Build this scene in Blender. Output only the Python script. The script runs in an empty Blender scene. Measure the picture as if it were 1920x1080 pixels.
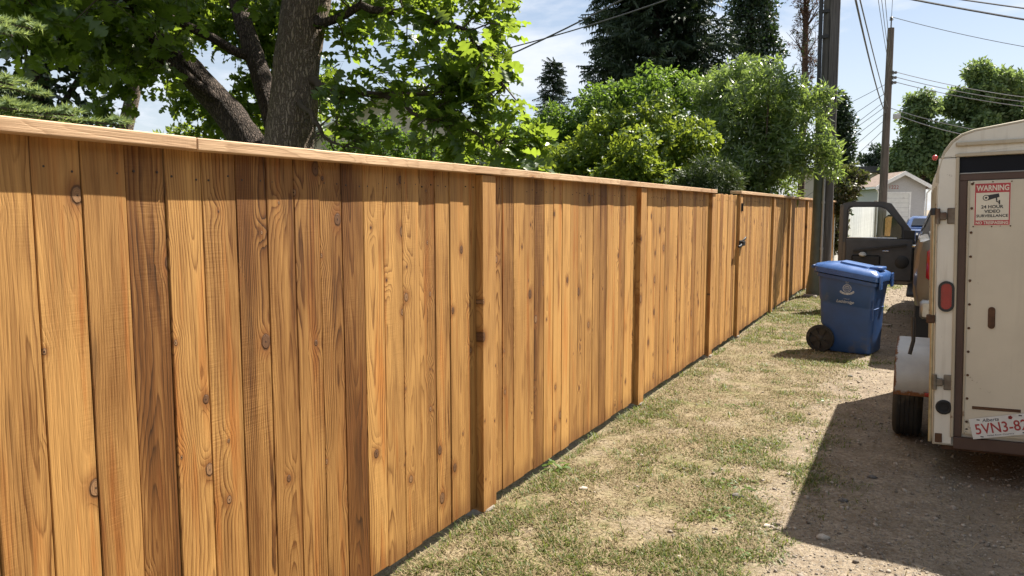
import bpy, bmesh, math, random
import numpy as np
from mathutils import Vector, Matrix

# ------------------------------------------------------------------ camera, sky, sun, exposure
R = math.radians
S = bpy.context.scene
cam_data = bpy.data.cameras.new('camera')
cam = bpy.data.objects.new('camera', cam_data)
S.collection.objects.link(cam)
cam_data.sensor_width = 36.0
cam_data.lens = 27.28
cam_data.clip_start = 0.05
cam_data.clip_end = 3000
cam.location = (0, 0, 1.62)
cam.rotation_euler = (R(90 - 5.77), 0, R(27.58))
S.camera = cam

SUN_DIR = Vector((0.64, 1.22, 1.91)).normalized()        # towards the sun
SUN_EL = math.asin(SUN_DIR.z)
SUN_AZ = math.atan2(SUN_DIR.x, SUN_DIR.y)                 # from +Y towards +X

world = bpy.data.worlds.new('World')
S.world = world
world.use_nodes = True
wn, wl = world.node_tree.nodes, world.node_tree.links
wn.clear()
w_out = wn.new('ShaderNodeOutputWorld')
w_bg = wn.new('ShaderNodeBackground')
w_sky = wn.new('ShaderNodeTexSky')
w_sky.sky_type = 'NISHITA'
w_sky.sun_disc = False
w_sky.sun_elevation = SUN_EL
w_sky.sun_rotation = SUN_AZ
w_sky.air_density = 1.0
w_sky.dust_density = 0.9
w_sky.ozone_density = 1.6
w_bg.inputs['Strength'].default_value = 0.05
# thin clouds: a noise on the cloud layer's plane, brightest where it is thick
w_tc = wn.new('ShaderNodeTexCoord')
w_sep = wn.new('ShaderNodeSeparateXYZ')
wl.new(w_tc.outputs['Generated'], w_sep.inputs[0])
def wmath(op, a, b=None):
    n = wn.new('ShaderNodeMath'); n.operation = op
    for i, v in enumerate((a, b)):
        if v is None: continue
        if isinstance(v, (int, float)): n.inputs[i].default_value = v
        else: wl.new(v, n.inputs[i])
    return n.outputs[0]
zc = wmath('ADD', wmath('MAXIMUM', w_sep.outputs[2], 0.0), 0.16)
w_cmb = wn.new('ShaderNodeCombineXYZ')
wl.new(wmath('DIVIDE', w_sep.outputs[0], zc), w_cmb.inputs[0])
wl.new(wmath('DIVIDE', w_sep.outputs[1], zc), w_cmb.inputs[1])
w_map = wn.new('ShaderNodeMapping'); w_map.inputs['Scale'].default_value = (1.15, 0.8, 1)
w_map.inputs['Location'].default_value = (3.7, 1.2, 0); w_map.inputs['Rotation'].default_value = (0, 0, R(35))
wl.new(w_cmb.outputs[0], w_map.inputs[0])
w_n = wn.new('ShaderNodeTexNoise'); w_n.inputs['Scale'].default_value = 1.1
w_n.inputs['Detail'].default_value = 7; w_n.inputs['Roughness'].default_value = 0.58
w_n.inputs['Distortion'].default_value = 0.5
wl.new(w_map.outputs[0], w_n.inputs['Vector'])
w_mr = wn.new('ShaderNodeMapRange'); w_mr.interpolation_type = 'SMOOTHSTEP'
w_mr.inputs['From Min'].default_value = 0.36; w_mr.inputs['From Max'].default_value = 0.62
w_mr.inputs['To Min'].default_value = 0.06; w_mr.inputs['To Max'].default_value = 0.95
wl.new(w_n.outputs[0], w_mr.inputs['Value'])
# haze of the far sky: whiter towards the horizon all round
w_hz = wn.new('ShaderNodeMapRange'); w_hz.interpolation_type = 'SMOOTHSTEP'
w_hz.inputs['From Min'].default_value = -0.05; w_hz.inputs['From Max'].default_value = 0.45
w_hz.inputs['To Min'].default_value = 0.62; w_hz.inputs['To Max'].default_value = 0.0
wl.new(w_sep.outputs[2], w_hz.inputs['Value'])
w_fac = wmath('MAXIMUM', w_mr.outputs[0], w_hz.outputs[0])
w_mix = wn.new('ShaderNodeMix'); w_mix.data_type = 'RGBA'
wl.new(w_fac, w_mix.inputs[0])
wl.new(w_sky.outputs[0], w_mix.inputs[6])
w_mix.inputs[7].default_value = (7.6, 8.0, 8.7, 1)
wl.new(w_mix.outputs[2], w_bg.inputs['Color'])
wl.new(w_bg.outputs[0], w_out.inputs['Surface'])

sun_data = bpy.data.lights.new('sun', 'SUN')
sun = bpy.data.objects.new('sun', sun_data)
S.collection.objects.link(sun)
sun_data.energy = 5.0
sun_data.angle = R(0.5)
sun_data.color = (1.0, 0.93, 0.82)
sun.location = (8, 16, 26)
sun.rotation_euler = (-SUN_DIR).to_track_quat('-Z', 'Y').to_euler()

S.view_settings.view_transform = 'Standard'
S.view_settings.look = 'None'
S.view_settings.exposure = 1.35
S.view_settings.gamma = 1.0
S.view_settings.use_curve_mapping = False
S.cycles.use_denoising = True
S.cycles.max_bounces = 6
S.cycles.sample_clamp_indirect = 3.0
S.cycles.diffuse_bounces = 3
S.cycles.glossy_bounces = 3
S.cycles.transmission_bounces = 5
S.cycles.transparent_max_bounces = 6
S.cycles.caustics_reflective = False
S.cycles.caustics_refractive = False

# ------------------------------------------------------------------ helpers
C = S.collection
rng = np.random.default_rng(7)
random.seed(11)

def tag(o, label=None, cat=None, group=None, kind=None):
    if label: o['label'] = label
    if cat: o['category'] = cat
    if group: o['group'] = group
    if kind: o['kind'] = kind
    return o

def empty(name, loc, label, cat, group=None, rz=0):
    o = bpy.data.objects.new(name, None)
    C.objects.link(o)
    o.location = loc
    o.rotation_euler = (0, 0, rz)
    o.empty_display_size = 0.2
    return tag(o, label, cat, group)

def link(name, mesh, parent=None):
    o = bpy.data.objects.new(name, mesh)
    C.objects.link(o)
    if parent is not None:
        o.parent = parent
    return o

class MB:
    """collects shapes, then links them as ONE mesh object. Shapes are given in world space unless the parent is at the origin;
    build() moves them into the parent's space."""
    def __init__(self, xf=None):
        self.v = []; self.f = []; self.xf = xf
    def add(self, vs, fs):
        o = len(self.v)
        if self.xf: vs = [self.xf(p) for p in vs]
        self.v += [tuple(p) for p in vs]
        self.f += [tuple(i + o for i in q) for q in fs]
        return self
    def box(self, x0, x1, y0, y1, z0, z1, b=0.0, m=None):
        if b <= 0:
            vs = [(x0,y0,z0),(x1,y0,z0),(x1,y1,z0),(x0,y1,z0),(x0,y0,z1),(x1,y0,z1),(x1,y1,z1),(x0,y1,z1)]
            fs = [(0,3,2,1),(4,5,6,7),(0,1,5,4),(1,2,6,5),(2,3,7,6),(3,0,4,7)]
        else:
            vs = []
            for sx in (0,1):
                for sy in (0,1):
                    for sz in (0,1):
                        X=(x0,x1)[sx]; Y=(y0,y1)[sy]; Z=(z0,z1)[sz]
                        dx=b*(1-2*sx); dy=b*(1-2*sy); dz=b*(1-2*sz)
                        vs += [(X,Y+dy,Z+dz),(X+dx,Y,Z+dz),(X+dx,Y+dy,Z)]
            I=lambda sx,sy,sz,k:(sx*4+sy*2+sz)*3+k
            fs=[]
            for s in (0,1):
                q=[I(s,0,0,0),I(s,0,1,0),I(s,1,1,0),I(s,1,0,0)]; fs.append(q if s==0 else q[::-1])
                q=[I(0,s,0,1),I(1,s,0,1),I(1,s,1,1),I(0,s,1,1)]; fs.append(q if s==0 else q[::-1])
                q=[I(0,0,s,2),I(0,1,s,2),I(1,1,s,2),I(1,0,s,2)]; fs.append(q if s==0 else q[::-1])
            for a in (0,1):
                for c in (0,1):
                    fs.append([I(a,c,0,0),I(a,c,1,0),I(a,c,1,1),I(a,c,0,1)])
                    fs.append([I(a,0,c,0),I(a,1,c,0),I(a,1,c,2),I(a,0,c,2)])
                    fs.append([I(0,a,c,1),I(1,a,c,1),I(1,a,c,2),I(0,a,c,2)])
            for sx in (0,1):
                for sy in (0,1):
                    for sz in (0,1):
                        fs.append([I(sx,sy,sz,0),I(sx,sy,sz,1),I(sx,sy,sz,2)])
        if m is not None: vs=[tuple(m @ Vector(p)) for p in vs]
        return self.add(vs, fs)
    def tube(self, pts, rad, n=8, cap=True):
        pts=[Vector(p) for p in pts]; k=len(pts)
        rad=list(rad) if hasattr(rad,'__len__') else [rad]*k
        t0=(pts[1]-pts[0]).normalized()
        a=t0.orthogonal().normalized()
        vs=[]; fs=[]
        for i in range(k):
            t=(pts[min(i+1,k-1)]-pts[max(i-1,0)]).normalized()
            a=(a-t*a.dot(t)); a=a.normalized() if a.length>1e-6 else t.orthogonal().normalized()
            b=t.cross(a)
            for j in range(n):
                w=2*math.pi*j/n
                vs.append(pts[i]+(a*math.cos(w)+b*math.sin(w))*rad[i])
        for i in range(k-1):
            for j in range(n):
                j2=(j+1)%n
                fs.append((i*n+j,i*n+j2,(i+1)*n+j2,(i+1)*n+j))
        if cap:
            fs.append(tuple(range(n-1,-1,-1))); fs.append(tuple((k-1)*n+j for j in range(n)))
        return self.add(vs,fs)
    def lathe(self, prof, origin, axis=(0,0,1), n=24, closed=False):
        """prof: (radius, along) pairs"""
        ax=Vector(axis).normalized(); a=ax.orthogonal().normalized(); b=ax.cross(a); o=Vector(origin)
        vs=[]; fs=[]; k=len(prof)
        for (r,h) in prof:
            for j in range(n):
                w=2*math.pi*j/n
                vs.append(o+ax*h+(a*math.cos(w)+b*math.sin(w))*r)
        m=k if closed else k-1
        for i in range(m):
            i2=(i+1)%k
            for j in range(n):
                j2=(j+1)%n
                fs.append((i*n+j,i*n+j2,i2*n+j2,i2*n+j))
        if not closed:
            fs.append(tuple(range(n-1,-1,-1))); fs.append(tuple((k-1)*n+j for j in range(n)))
        return self.add(vs,fs)
    def prism(self, poly, fn0, fn1):
        """poly: 2-D outline; fn0/fn1 map (a,b) to the two 3-D faces"""
        n=len(poly)
        vs=[fn0(*p) for p in poly]+[fn1(*p) for p in poly]
        fs=[tuple(range(n-1,-1,-1)),tuple(range(n,2*n))]
        fs+=[(i,(i+1)%n,n+(i+1)%n,n+i) for i in range(n)]
        return self.add(vs,fs)
    def ring(self, outer, inner, fn0, fn1):
        """frame between two outlines of the same count"""
        n=len(outer)
        vs=[fn0(*p) for p in outer]+[fn0(*p) for p in inner]+[fn1(*p) for p in outer]+[fn1(*p) for p in inner]
        fs=[]
        for i in range(n):
            j=(i+1)%n
            fs+=[(i,j,n+j,n+i),(2*n+i,3*n+i,3*n+j,2*n+j),(i,2*n+i,2*n+j,j),(n+i,n+j,3*n+j,3*n+i)]
        return self.add(vs,fs)
    def loft(self, secs, close=True, caps=True):
        n=len(secs[0]); vs=[p for s in secs for p in s]; fs=[]
        for i in range(len(secs)-1):
            for j in range(n if close else n-1):
                j2=(j+1)%n
                fs.append((i*n+j,i*n+j2,(i+1)*n+j2,(i+1)*n+j))
        if caps:
            fs.append(tuple(range(n-1,-1,-1))); fs.append(tuple((len(secs)-1)*n+j for j in range(n)))
        return self.add(vs,fs)
    def mesh(self, name, mat, off=(0,0,0), smooth=None, recalc=True):
        me=bpy.data.meshes.new(name)
        off=Vector(off)
        me.from_pydata([Vector(p)-off for p in self.v],[],self.f)
        if recalc:
            bm=bmesh.new(); bm.from_mesh(me); bmesh.ops.recalc_face_normals(bm,faces=bm.faces); bm.to_mesh(me); bm.free()
        if mat: me.materials.append(mat)
        if smooth is not None:
            me.polygons.foreach_set('use_smooth',[True]*len(me.polygons))
            me.set_sharp_from_angle(angle=R(smooth))
        me.update()
        return me
    def build(self, name, mat, parent=None, smooth=None, recalc=True, local=False, origin=None):
        """world-space shapes are moved into the space of the thing's Empty; local=True: already given in that space"""
        off=Vector((0,0,0))
        if parent is not None and not local:
            r=parent
            while r.parent: r=r.parent
            off=r.location.copy()
        if origin is not None: off=Vector(origin)
        o=link(name,self.mesh(name,mat,off,smooth,recalc),parent)
        if origin is not None: o.location=off
        return o

def np_mesh(name, v, f, mat, smooth=False):
    """v (N,3) array, f (M,k) array"""
    v=np.asarray(v,np.float32); f=np.asarray(f,np.int32)
    me=bpy.data.meshes.new(name)
    me.vertices.add(len(v)); me.vertices.foreach_set('co',v.ravel())
    k=f.shape[1]
    me.loops.add(f.size); me.loops.foreach_set('vertex_index',f.ravel())
    me.polygons.add(len(f)); me.polygons.foreach_set('loop_start',np.arange(0,f.size,k,dtype=np.int32))
    try: me.polygons.foreach_set('loop_total',np.full(len(f),k,np.int32))
    except Exception: pass
    if smooth: me.polygons.foreach_set('use_smooth',np.ones(len(f),bool))
    me.update(calc_edges=True)
    me.materials.append(mat)
    return me

def scatter(name, tv, tf, mat, pos, rot, scl, smooth=False):
    """template (tv,tf) placed at pos with rot (N,3,3) and scl (N,) or (N,3): one mesh"""
    pos=np.asarray(pos); N=len(pos); tv=np.asarray(tv,float); tf=np.asarray(tf)
    scl=np.asarray(scl,float)
    if scl.ndim==1: scl=scl[:,None].repeat(3,1)
    lv=tv[None]*scl[:,None,:]
    V=np.einsum('nij,nkj->nki',rot,lv)+pos[:,None,:]
    F=tf[None]+(np.arange(N)*len(tv))[:,None,None]
    return np_mesh(name,V.reshape(-1,3),F.reshape(-1,tf.shape[1]),mat,smooth)

def frames(nrm, tan=None):
    """rotation matrices whose z is nrm and x is tan made orthogonal (random where None)"""
    nrm=np.asarray(nrm,float); nrm/=np.linalg.norm(nrm,axis=1,keepdims=True)+1e-9
    if tan is None: tan=rng.normal(size=nrm.shape)
    x=tan-nrm*np.sum(tan*nrm,1,keepdims=True)
    x/=np.linalg.norm(x,axis=1,keepdims=True)+1e-9
    y=np.cross(nrm,x)
    return np.stack([x,y,nrm],axis=2)

def vnoise(x, y, seed=0):
    """smooth value noise on arrays"""
    x=np.asarray(x,float); y=np.asarray(y,float)
    xi=np.floor(x).astype(int); yi=np.floor(y).astype(int); xf=x-xi; yf=y-yi
    def h(a,b):
        n=(a*374761393+b*668265263+seed*1442695041)&0xffffffff
        n=((n^(n>>13))*1274126177)&0xffffffff
        return ((n^(n>>16))&0xffff)/65535.0
    u=xf*xf*(3-2*xf); w=yf*yf*(3-2*yf)
    return (h(xi,yi)*(1-u)+h(xi+1,yi)*u)*(1-w)+(h(xi,yi+1)*(1-u)+h(xi+1,yi+1)*u)*w
def fbm(x,y,seed=0,o=4):
    s=0;a=.5
    for i in range(o):
        s=s+a*vnoise(x*2**i,y*2**i,seed+i); a*=.5
    return s/(1-.5**o)

# ------------------------------------------------------------------ node helper and materials
class NT:
    def __init__(self, name):
        self.m=bpy.data.materials.new(name); self.m.use_nodes=True
        self.t=self.m.node_tree; self.t.nodes.clear()
        self.out=self.n('ShaderNodeOutputMaterial')
    def n(self,k): return self.t.nodes.new(k)
    def l(self,a,b): self.t.links.new(a,b)
    def put(self,sock,v):
        if v is None: return
        if isinstance(v,bpy.types.NodeSocket): self.l(v,sock)
        else:
            if sock.type=='RGBA' and len(v)==3: v=(*v,1)
            sock.default_value=v
    def math(self,op,a,b=None,c=None,clamp=False):
        n=self.n('ShaderNodeMath'); n.operation=op; n.use_clamp=clamp
        for i,v in enumerate((a,b,c)): self.put(n.inputs[i],v)
        return n.outputs[0]
    def add(self,a,b): return self.math('ADD',a,b)
    def sub(self,a,b): return self.math('SUBTRACT',a,b)
    def mul(self,a,b): return self.math('MULTIPLY',a,b)
    def vm(self,op,a,b=None,scale=None):
        n=self.n('ShaderNodeVectorMath'); n.operation=op
        self.put(n.inputs[0],a)
        if b is not None: self.put(n.inputs[1],b)
        if scale is not None: self.put(n.inputs['Scale'],scale)
        return n.outputs['Value'] if op in('LENGTH','DISTANCE','DOT_PRODUCT') else n.outputs[0]
    def sep(self,v):
        n=self.n('ShaderNodeSeparateXYZ'); self.put(n.inputs[0],v); return n.outputs
    def comb(self,x,y,z):
        n=self.n('ShaderNodeCombineXYZ')
        for i,v in enumerate((x,y,z)): self.put(n.inputs[i],v)
        return n.outputs[0]
    def noise(self,vec,scale=1.,detail=2.,rough=.5,dist=0.,col=False):
        n=self.n('ShaderNodeTexNoise'); self.put(n.inputs['Vector'],vec)
        n.inputs['Scale'].default_value=scale; n.inputs['Detail'].default_value=detail
        n.inputs['Roughness'].default_value=rough; n.inputs['Distortion'].default_value=dist
        return n.outputs[1 if col else 0]
    def voro(self,vec,scale=1.,feature='F1',rand=1.,dim='3D'):
        n=self.n('ShaderNodeTexVoronoi'); n.voronoi_dimensions=dim; n.feature=feature
        self.put(n.inputs['Vector'],vec); n.inputs['Scale'].default_value=scale
        n.inputs['Randomness'].default_value=rand
        return n
    def map(self,v,a,b,c=0.,d=1.,smooth=True):
        n=self.n('ShaderNodeMapRange'); n.interpolation_type='SMOOTHSTEP' if smooth else 'LINEAR'
        self.put(n.inputs['Value'],v)
        for k,x in (('From Min',a),('From Max',b),('To Min',c),('To Max',d)): self.put(n.inputs[k],x)
        return n.outputs[0]
    def mix(self,f,a,b,blend='MIX'):
        n=self.n('ShaderNodeMix'); n.data_type='RGBA'; n.blend_type=blend
        self.put(n.inputs[0],f); self.put(n.inputs[6],a); self.put(n.inputs[7],b)
        return n.outputs[2]
    def scale(self,vec,s):
        return self.vm('MULTIPLY',vec,s)
    def obj(self):
        return self.n('ShaderNodeTexCoord').outputs['Object']
    def pos(self):
        return self.n('ShaderNodeNewGeometry').outputs['Position']
    def bump(self,h,strength=.5,dist=.01):
        n=self.n('ShaderNodeBump'); self.put(n.inputs['Height'],h)
        n.inputs['Strength'].default_value=strength; n.inputs['Distance'].default_value=dist
        return n.outputs[0]
    def bsdf(self,col,rough=.5,metal=0.,normal=None,spec=.5,coat=0.):
        n=self.n('ShaderNodeBsdfPrincipled')
        self.put(n.inputs['Base Color'],col); self.put(n.inputs['Roughness'],rough); self.put(n.inputs['Metallic'],metal)
        n.inputs['Specular IOR Level'].default_value=spec
        n.inputs['Coat Weight'].default_value=coat
        if normal is not None: self.l(normal,n.inputs['Normal'])
        return n
    def done(self,b):
        self.l(b.outputs[0],self.out.inputs['Surface']); return self.m

def plain(name, col, rough=.5, metal=0., var=.12, nscale=9., bumpd=0., spec=.5, coat=0., dirt=None, dirt_amt=.0, dscale=4.):
    t=NT(name); p=t.obj()
    n=t.noise(p,nscale,5,.6)
    c=t.mix(t.map(n,.3,.7),[x*(1-var) for x in col],[min(1,x*(1+var)) for x in col])
    if dirt:
        d=t.noise(p,dscale,7,.65)
        c=t.mix(t.map(d,.62-.25*dirt_amt,.78-.1*dirt_amt),c,dirt)
    nr=t.bump(t.noise(p,nscale*14,3,.6),.4,bumpd) if bumpd else None
    r=t.map(n,.25,.75,max(0,rough-.08),min(1,rough+.08),False)
    return t.done(t.bsdf(c,r,metal,nr,spec,coat))

def wood_mat(name, dark, light, fresh=False):
    """sawn cedar: growth rings cut along the board, knots, streaks and saw marks, different on every board.
    Object colour: R tone, G how knotty, B ring contrast."""
    t=NT(name)
    oi=t.n('ShaderNodeObjectInfo'); rnd=oi.outputs['Random']
    cs=t.n('ShaderNodeSeparateColor'); t.l(oi.outputs['Color'],cs.inputs[0])
    tone,knotty,contr=cs.outputs
    p=t.obj(); x,y,z=t.sep(p)
    r2=t.math('FRACT',t.mul(rnd,91.7)); r3=t.math('FRACT',t.mul(rnd,517.3))
    seed=t.comb(t.mul(rnd,37.),t.mul(r2,53.),t.mul(r3,71.))
    q=t.vm('ADD',p,seed)
    # knots
    kq=t.vm('ADD',t.scale(t.comb(0.,y,z),(1.,8.2,3.6)),seed)
    ks=t.sep(kq)
    kv=t.voro(t.comb(ks[1],ks[2],0.),1.,'F1',.9,'2D')
    kc=t.n('ShaderNodeSeparateColor'); t.l(kv.outputs['Color'],kc.inputs[0])
    dv=t.vm('SUBTRACT',t.comb(ks[1],ks[2],0.),kv.outputs['Position'])
    dx,dy,_=t.sep(dv)
    dx=t.math('DIVIDE',dx,8.2); dy=t.math('DIVIDE',dy,3.6)
    wob=t.noise(q,60.,2,.5)
    kd=t.math('SQRT',t.add(t.math('POWER',dx,2.),t.mul(t.math('POWER',dy,2.),.55)))
    kd=t.add(kd,t.mul(t.sub(wob,.5),.006))
    gate=t.math('LESS_THAN',kc.outputs[0],t.mul(knotty,.55))
    ksize=t.add(.004,t.mul(t.math('POWER',kc.outputs[1],2.),.017))
    # rings
    wl1=t.noise(t.scale(q,(1.,2.2,.55)),1.6,1,.4)
    wl2=t.noise(t.scale(q,(2.,9.,1.7)),1.,2,.5)
    wl3=t.noise(t.scale(q,(20.,48.,7.)),1.,2,.55)
    py=t.add(t.mul(t.sub(r2,.5),.13),t.mul(t.sub(wl1,.5),.09))
    dep=t.add(t.add(.012,t.mul(r3,.03)),t.add(t.mul(t.sub(wl1,.5),.16),t.mul(t.sub(wl2,.5),.035)))
    yy=t.sub(y,py)
    rr=t.math('SQRT',t.add(t.math('POWER',yy,2.),t.math('POWER',t.add(dep,x),2.)))
    rr=t.add(rr,t.mul(t.sub(wl3,.5),.008))
    kinf=t.mul(gate,t.math('EXPONENT',t.mul(t.math('POWER',t.math('DIVIDE',kd,.034),2.),-1.)))
    rr=t.add(rr,t.mul(kinf,.022))
    ph=t.math('FRACT',t.mul(rr,t.add(70.,t.mul(r3,55.))))
    late=t.math('POWER',ph,3.2)
    late=t.mul(late,t.map(ph,1.,.86))
    # fibre, streaks, saw marks
    fib=t.noise(t.scale(q,(260.,260.,7.)),1.,2,.6)
    streak=t.noise(t.scale(q,(9.,26.,1.1)),1.,4,.6)
    broad=t.noise(t.scale(q,(3.,6.,1.3)),1.,3,.55)
    saw=t.noise(t.scale(q,(6.,9.,190.)),1.,2,.5)
    sawm=t.map(t.noise(t.scale(q,(2.,5.,1.6)),1.,2,.5),.48,.70)
    T=t.add(tone,t.add(t.mul(t.sub(broad,.5),1.0),t.add(t.mul(t.sub(streak,.5),.85),t.mul(t.sub(fib,.5),.5))))
    T=t.add(T,t.mul(t.mul(t.sub(saw,.5),sawm),.2))
    ringamt=t.mul(t.mul(late,contr),t.map(wl2,.3,.65,.35,1.))
    T=t.sub(T,t.mul(ringamt,1.05))
    T=t.add(t.mul(t.sub(T,.5),1.15),.46)
    deep=t.math('MINIMUM',t.math('MAXIMUM',t.mul(T,-1.7),0.),1.)
    T=t.math('MINIMUM',t.math('MAXIMUM',T,0.),1.25)
    col=t.mix(T,dark,light)
    col=t.mix(deep,col,[x*.22 for x in dark])
    # reddish heartwood streaks and dark stains that run with the grain
    red=t.map(t.noise(t.scale(q,(4.,13.,.8)),1.3,3,.6),.52,.72)
    col=t.mix(t.mul(red,.75 if not fresh else .2),col,t.mix(1.,col,(.86,.56,.34),'MULTIPLY'))
    stain=t.mul(t.map(t.noise(t.scale(q,(5.,17.,1.5)),1.1,4,.62),.58,.74),t.map(tone,.75,.1,.15,.8))
    col=t.mix(stain,col,(.045,.02,.008))
    blot=t.mul(t.map(t.noise(t.scale(q,(4.,9.,1.9)),1.2,3,.55),.60,.70),t.map(r3,.35,.75))
    col=t.mix(t.mul(blot,.6 if not fresh else .15),col,(.16,.058,.014))
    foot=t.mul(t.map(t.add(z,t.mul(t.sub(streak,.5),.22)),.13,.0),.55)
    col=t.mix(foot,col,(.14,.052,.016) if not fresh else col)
    # knot colours: halo, body, dark ring, heart
    halo=t.mul(gate,t.map(t.add(kd,t.mul(t.sub(streak,.5),.02)),t.mul(ksize,3.2),ksize))
    col=t.mix(t.mul(halo,.75),col,(.22,.085,.022) if not fresh else (.42,.2,.08))
    body=t.mul(gate,t.map(kd,ksize,t.mul(ksize,.82)))
    kr=t.math('FRACT',t.mul(kd,260.))
    kcol=t.mix(kr,(.20,.095,.04),(.34,.2,.1))
    kcol=t.mix(t.map(kc.outputs[2],.55,.6),kcol,t.mix(kr,(.10,.045,.02),(.17,.085,.04)))
    col=t.mix(body,col,kcol)
    rim=t.mul(gate,t.mul(t.map(kd,t.mul(ksize,1.25),ksize),t.map(kd,t.mul(ksize,.72),t.mul(ksize,.92))))
    col=t.mix(t.mul(rim,.75),col,(.05,.022,.01))
    core=t.mul(gate,t.map(kd,.0032,.0014))
    col=t.mix(core,col,(.03,.014,.008))
    h=t.add(t.mul(late,-.5),t.add(t.mul(fib,1.1),t.add(t.mul(t.mul(saw,sawm),.8),t.mul(wl3,1.2))))
    h=t.add(h,t.mul(body,1.2))
    nr=t.bump(h,.75,.0016)
    rough=t.map(fib,.2,.8,.55,.72,False)
    return t.done(t.bsdf(col,rough,0.,nr,.35))

def leaf_mat(name, c0, c1, trans=.45, tcol=None, rough=.42, spec=.5):
    """leaves: each its own shade (random per island), lit through from behind"""
    t=NT(name)
    g=t.n('ShaderNodeNewGeometry'); ri=g.outputs['Random Per Island']
    oi=t.n('ShaderNodeObjectInfo')
    v=t.math('FRACT',t.add(ri,oi.outputs['Random']))
    c=t.mix(v,c0,c1)
    n=t.noise(t.obj(),30.,2,.5)
    c=t.mix(t.map(n,.35,.65,0.,.25),c,[x*.6 for x in c0])
    b=t.bsdf(c,rough,0.,None,spec)
    tr=t.n('ShaderNodeBsdfTranslucent')
    tc=tcol or (c1[0]*2.2+.03,c1[1]*2.3+.05,c1[2]*.8)
    t.put(tr.inputs['Color'],t.mix(v,[x*.7 for x in tc],tc))
    mx=t.n('ShaderNodeMixShader'); mx.inputs[0].default_value=trans
    t.l(b.outputs[0],mx.inputs[1]); t.l(tr.outputs[0],mx.inputs[2])
    t.l(mx.outputs[0],t.out.inputs['Surface'])
    return t.m

def bark_mat(name, c0, c1, sc=1.):
    t=NT(name); p=t.obj()
    q=t.scale(p,(30*sc,30*sc,4.2*sc))
    q=t.vm('ADD',q,t.vm('SCALE',t.noise(p,9*sc,3,.6,col=True),scale=2.2))
    v=t.voro(q,1.,'DISTANCE_TO_EDGE')
    e=t.map(v.outputs['Distance'],0.,.28)
    n=t.noise(q,1.4,4,.65)
    c=t.mix(n,c0,c1)
    c=t.mix(e,[x*.6 for x in c0],c)
    h=t.add(e,t.mul(n,.5))
    return t.done(t.bsdf(c,.85,0.,t.bump(h,1.,.02/sc),.25))

M={}
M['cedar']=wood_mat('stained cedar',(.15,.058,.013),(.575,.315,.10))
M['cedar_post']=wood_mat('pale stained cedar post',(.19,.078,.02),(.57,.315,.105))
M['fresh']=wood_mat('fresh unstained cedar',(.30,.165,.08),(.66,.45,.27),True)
M['nail']=plain('nail steel',(.05,.035,.028),.5,.3)
M['concrete']=plain('old concrete',(.22,.195,.165),.9,0,.2,14,.004)
# ------------------------------------------------------------------ ground: one sheet to the horizon
def ground_h(x,y):
    h=0.035*(fbm(x*.55+9,y*.55+3,3)-.5)+0.016*(fbm(x*3.1,y*3.1,8)-.5)
    # shallow wheel ruts in the lane
    for rx in (.35,1.75):
        h=h-.022*np.exp(-((x-rx-.05*np.sin(y*.35))/.2)**2)
    h=h-.026*np.clip((-1.93-x+.05*(fbm(x*5,y*5,55,3)-.5))/.08,0,1)*(x>-3)
    h=np.where(y>30,h+(y-30)*.006,h)
    return h
def gh(x,y): return float(ground_h(np.array([x]),np.array([y]))[0])
gx=np.concatenate([[-1500,-400,-120,-50,-25,-12,-7,-4.5,-3.2],np.arange(-2.5,3.01,.05),[3.5,4.2,5.5,7,10,16,30,60,150,500,1500]])
gy=np.concatenate([[-1500,-300,-60,-20,-8,-3,-1],np.arange(0,14,.05),np.arange(14,24,.2),np.arange(24,60,1.5),[62,70,80,100,130,180,260,500,1500]])
GX,GY=np.meshgrid(gx,gy)
GZ=np.where((np.abs(GX)<40)&(GY>-20)&(GY<90),ground_h(GX,GY),0.0)
GZ=np.where(GY>=90,.36,GZ)
nx,ny=len(gx),len(gy)
idx=np.arange(nx*ny).reshape(ny,nx)
gf=np.stack([idx[:-1,:-1],idx[:-1,1:],idx[1:,1:],idx[1:,:-1]],-1).reshape(-1,4)
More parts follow.
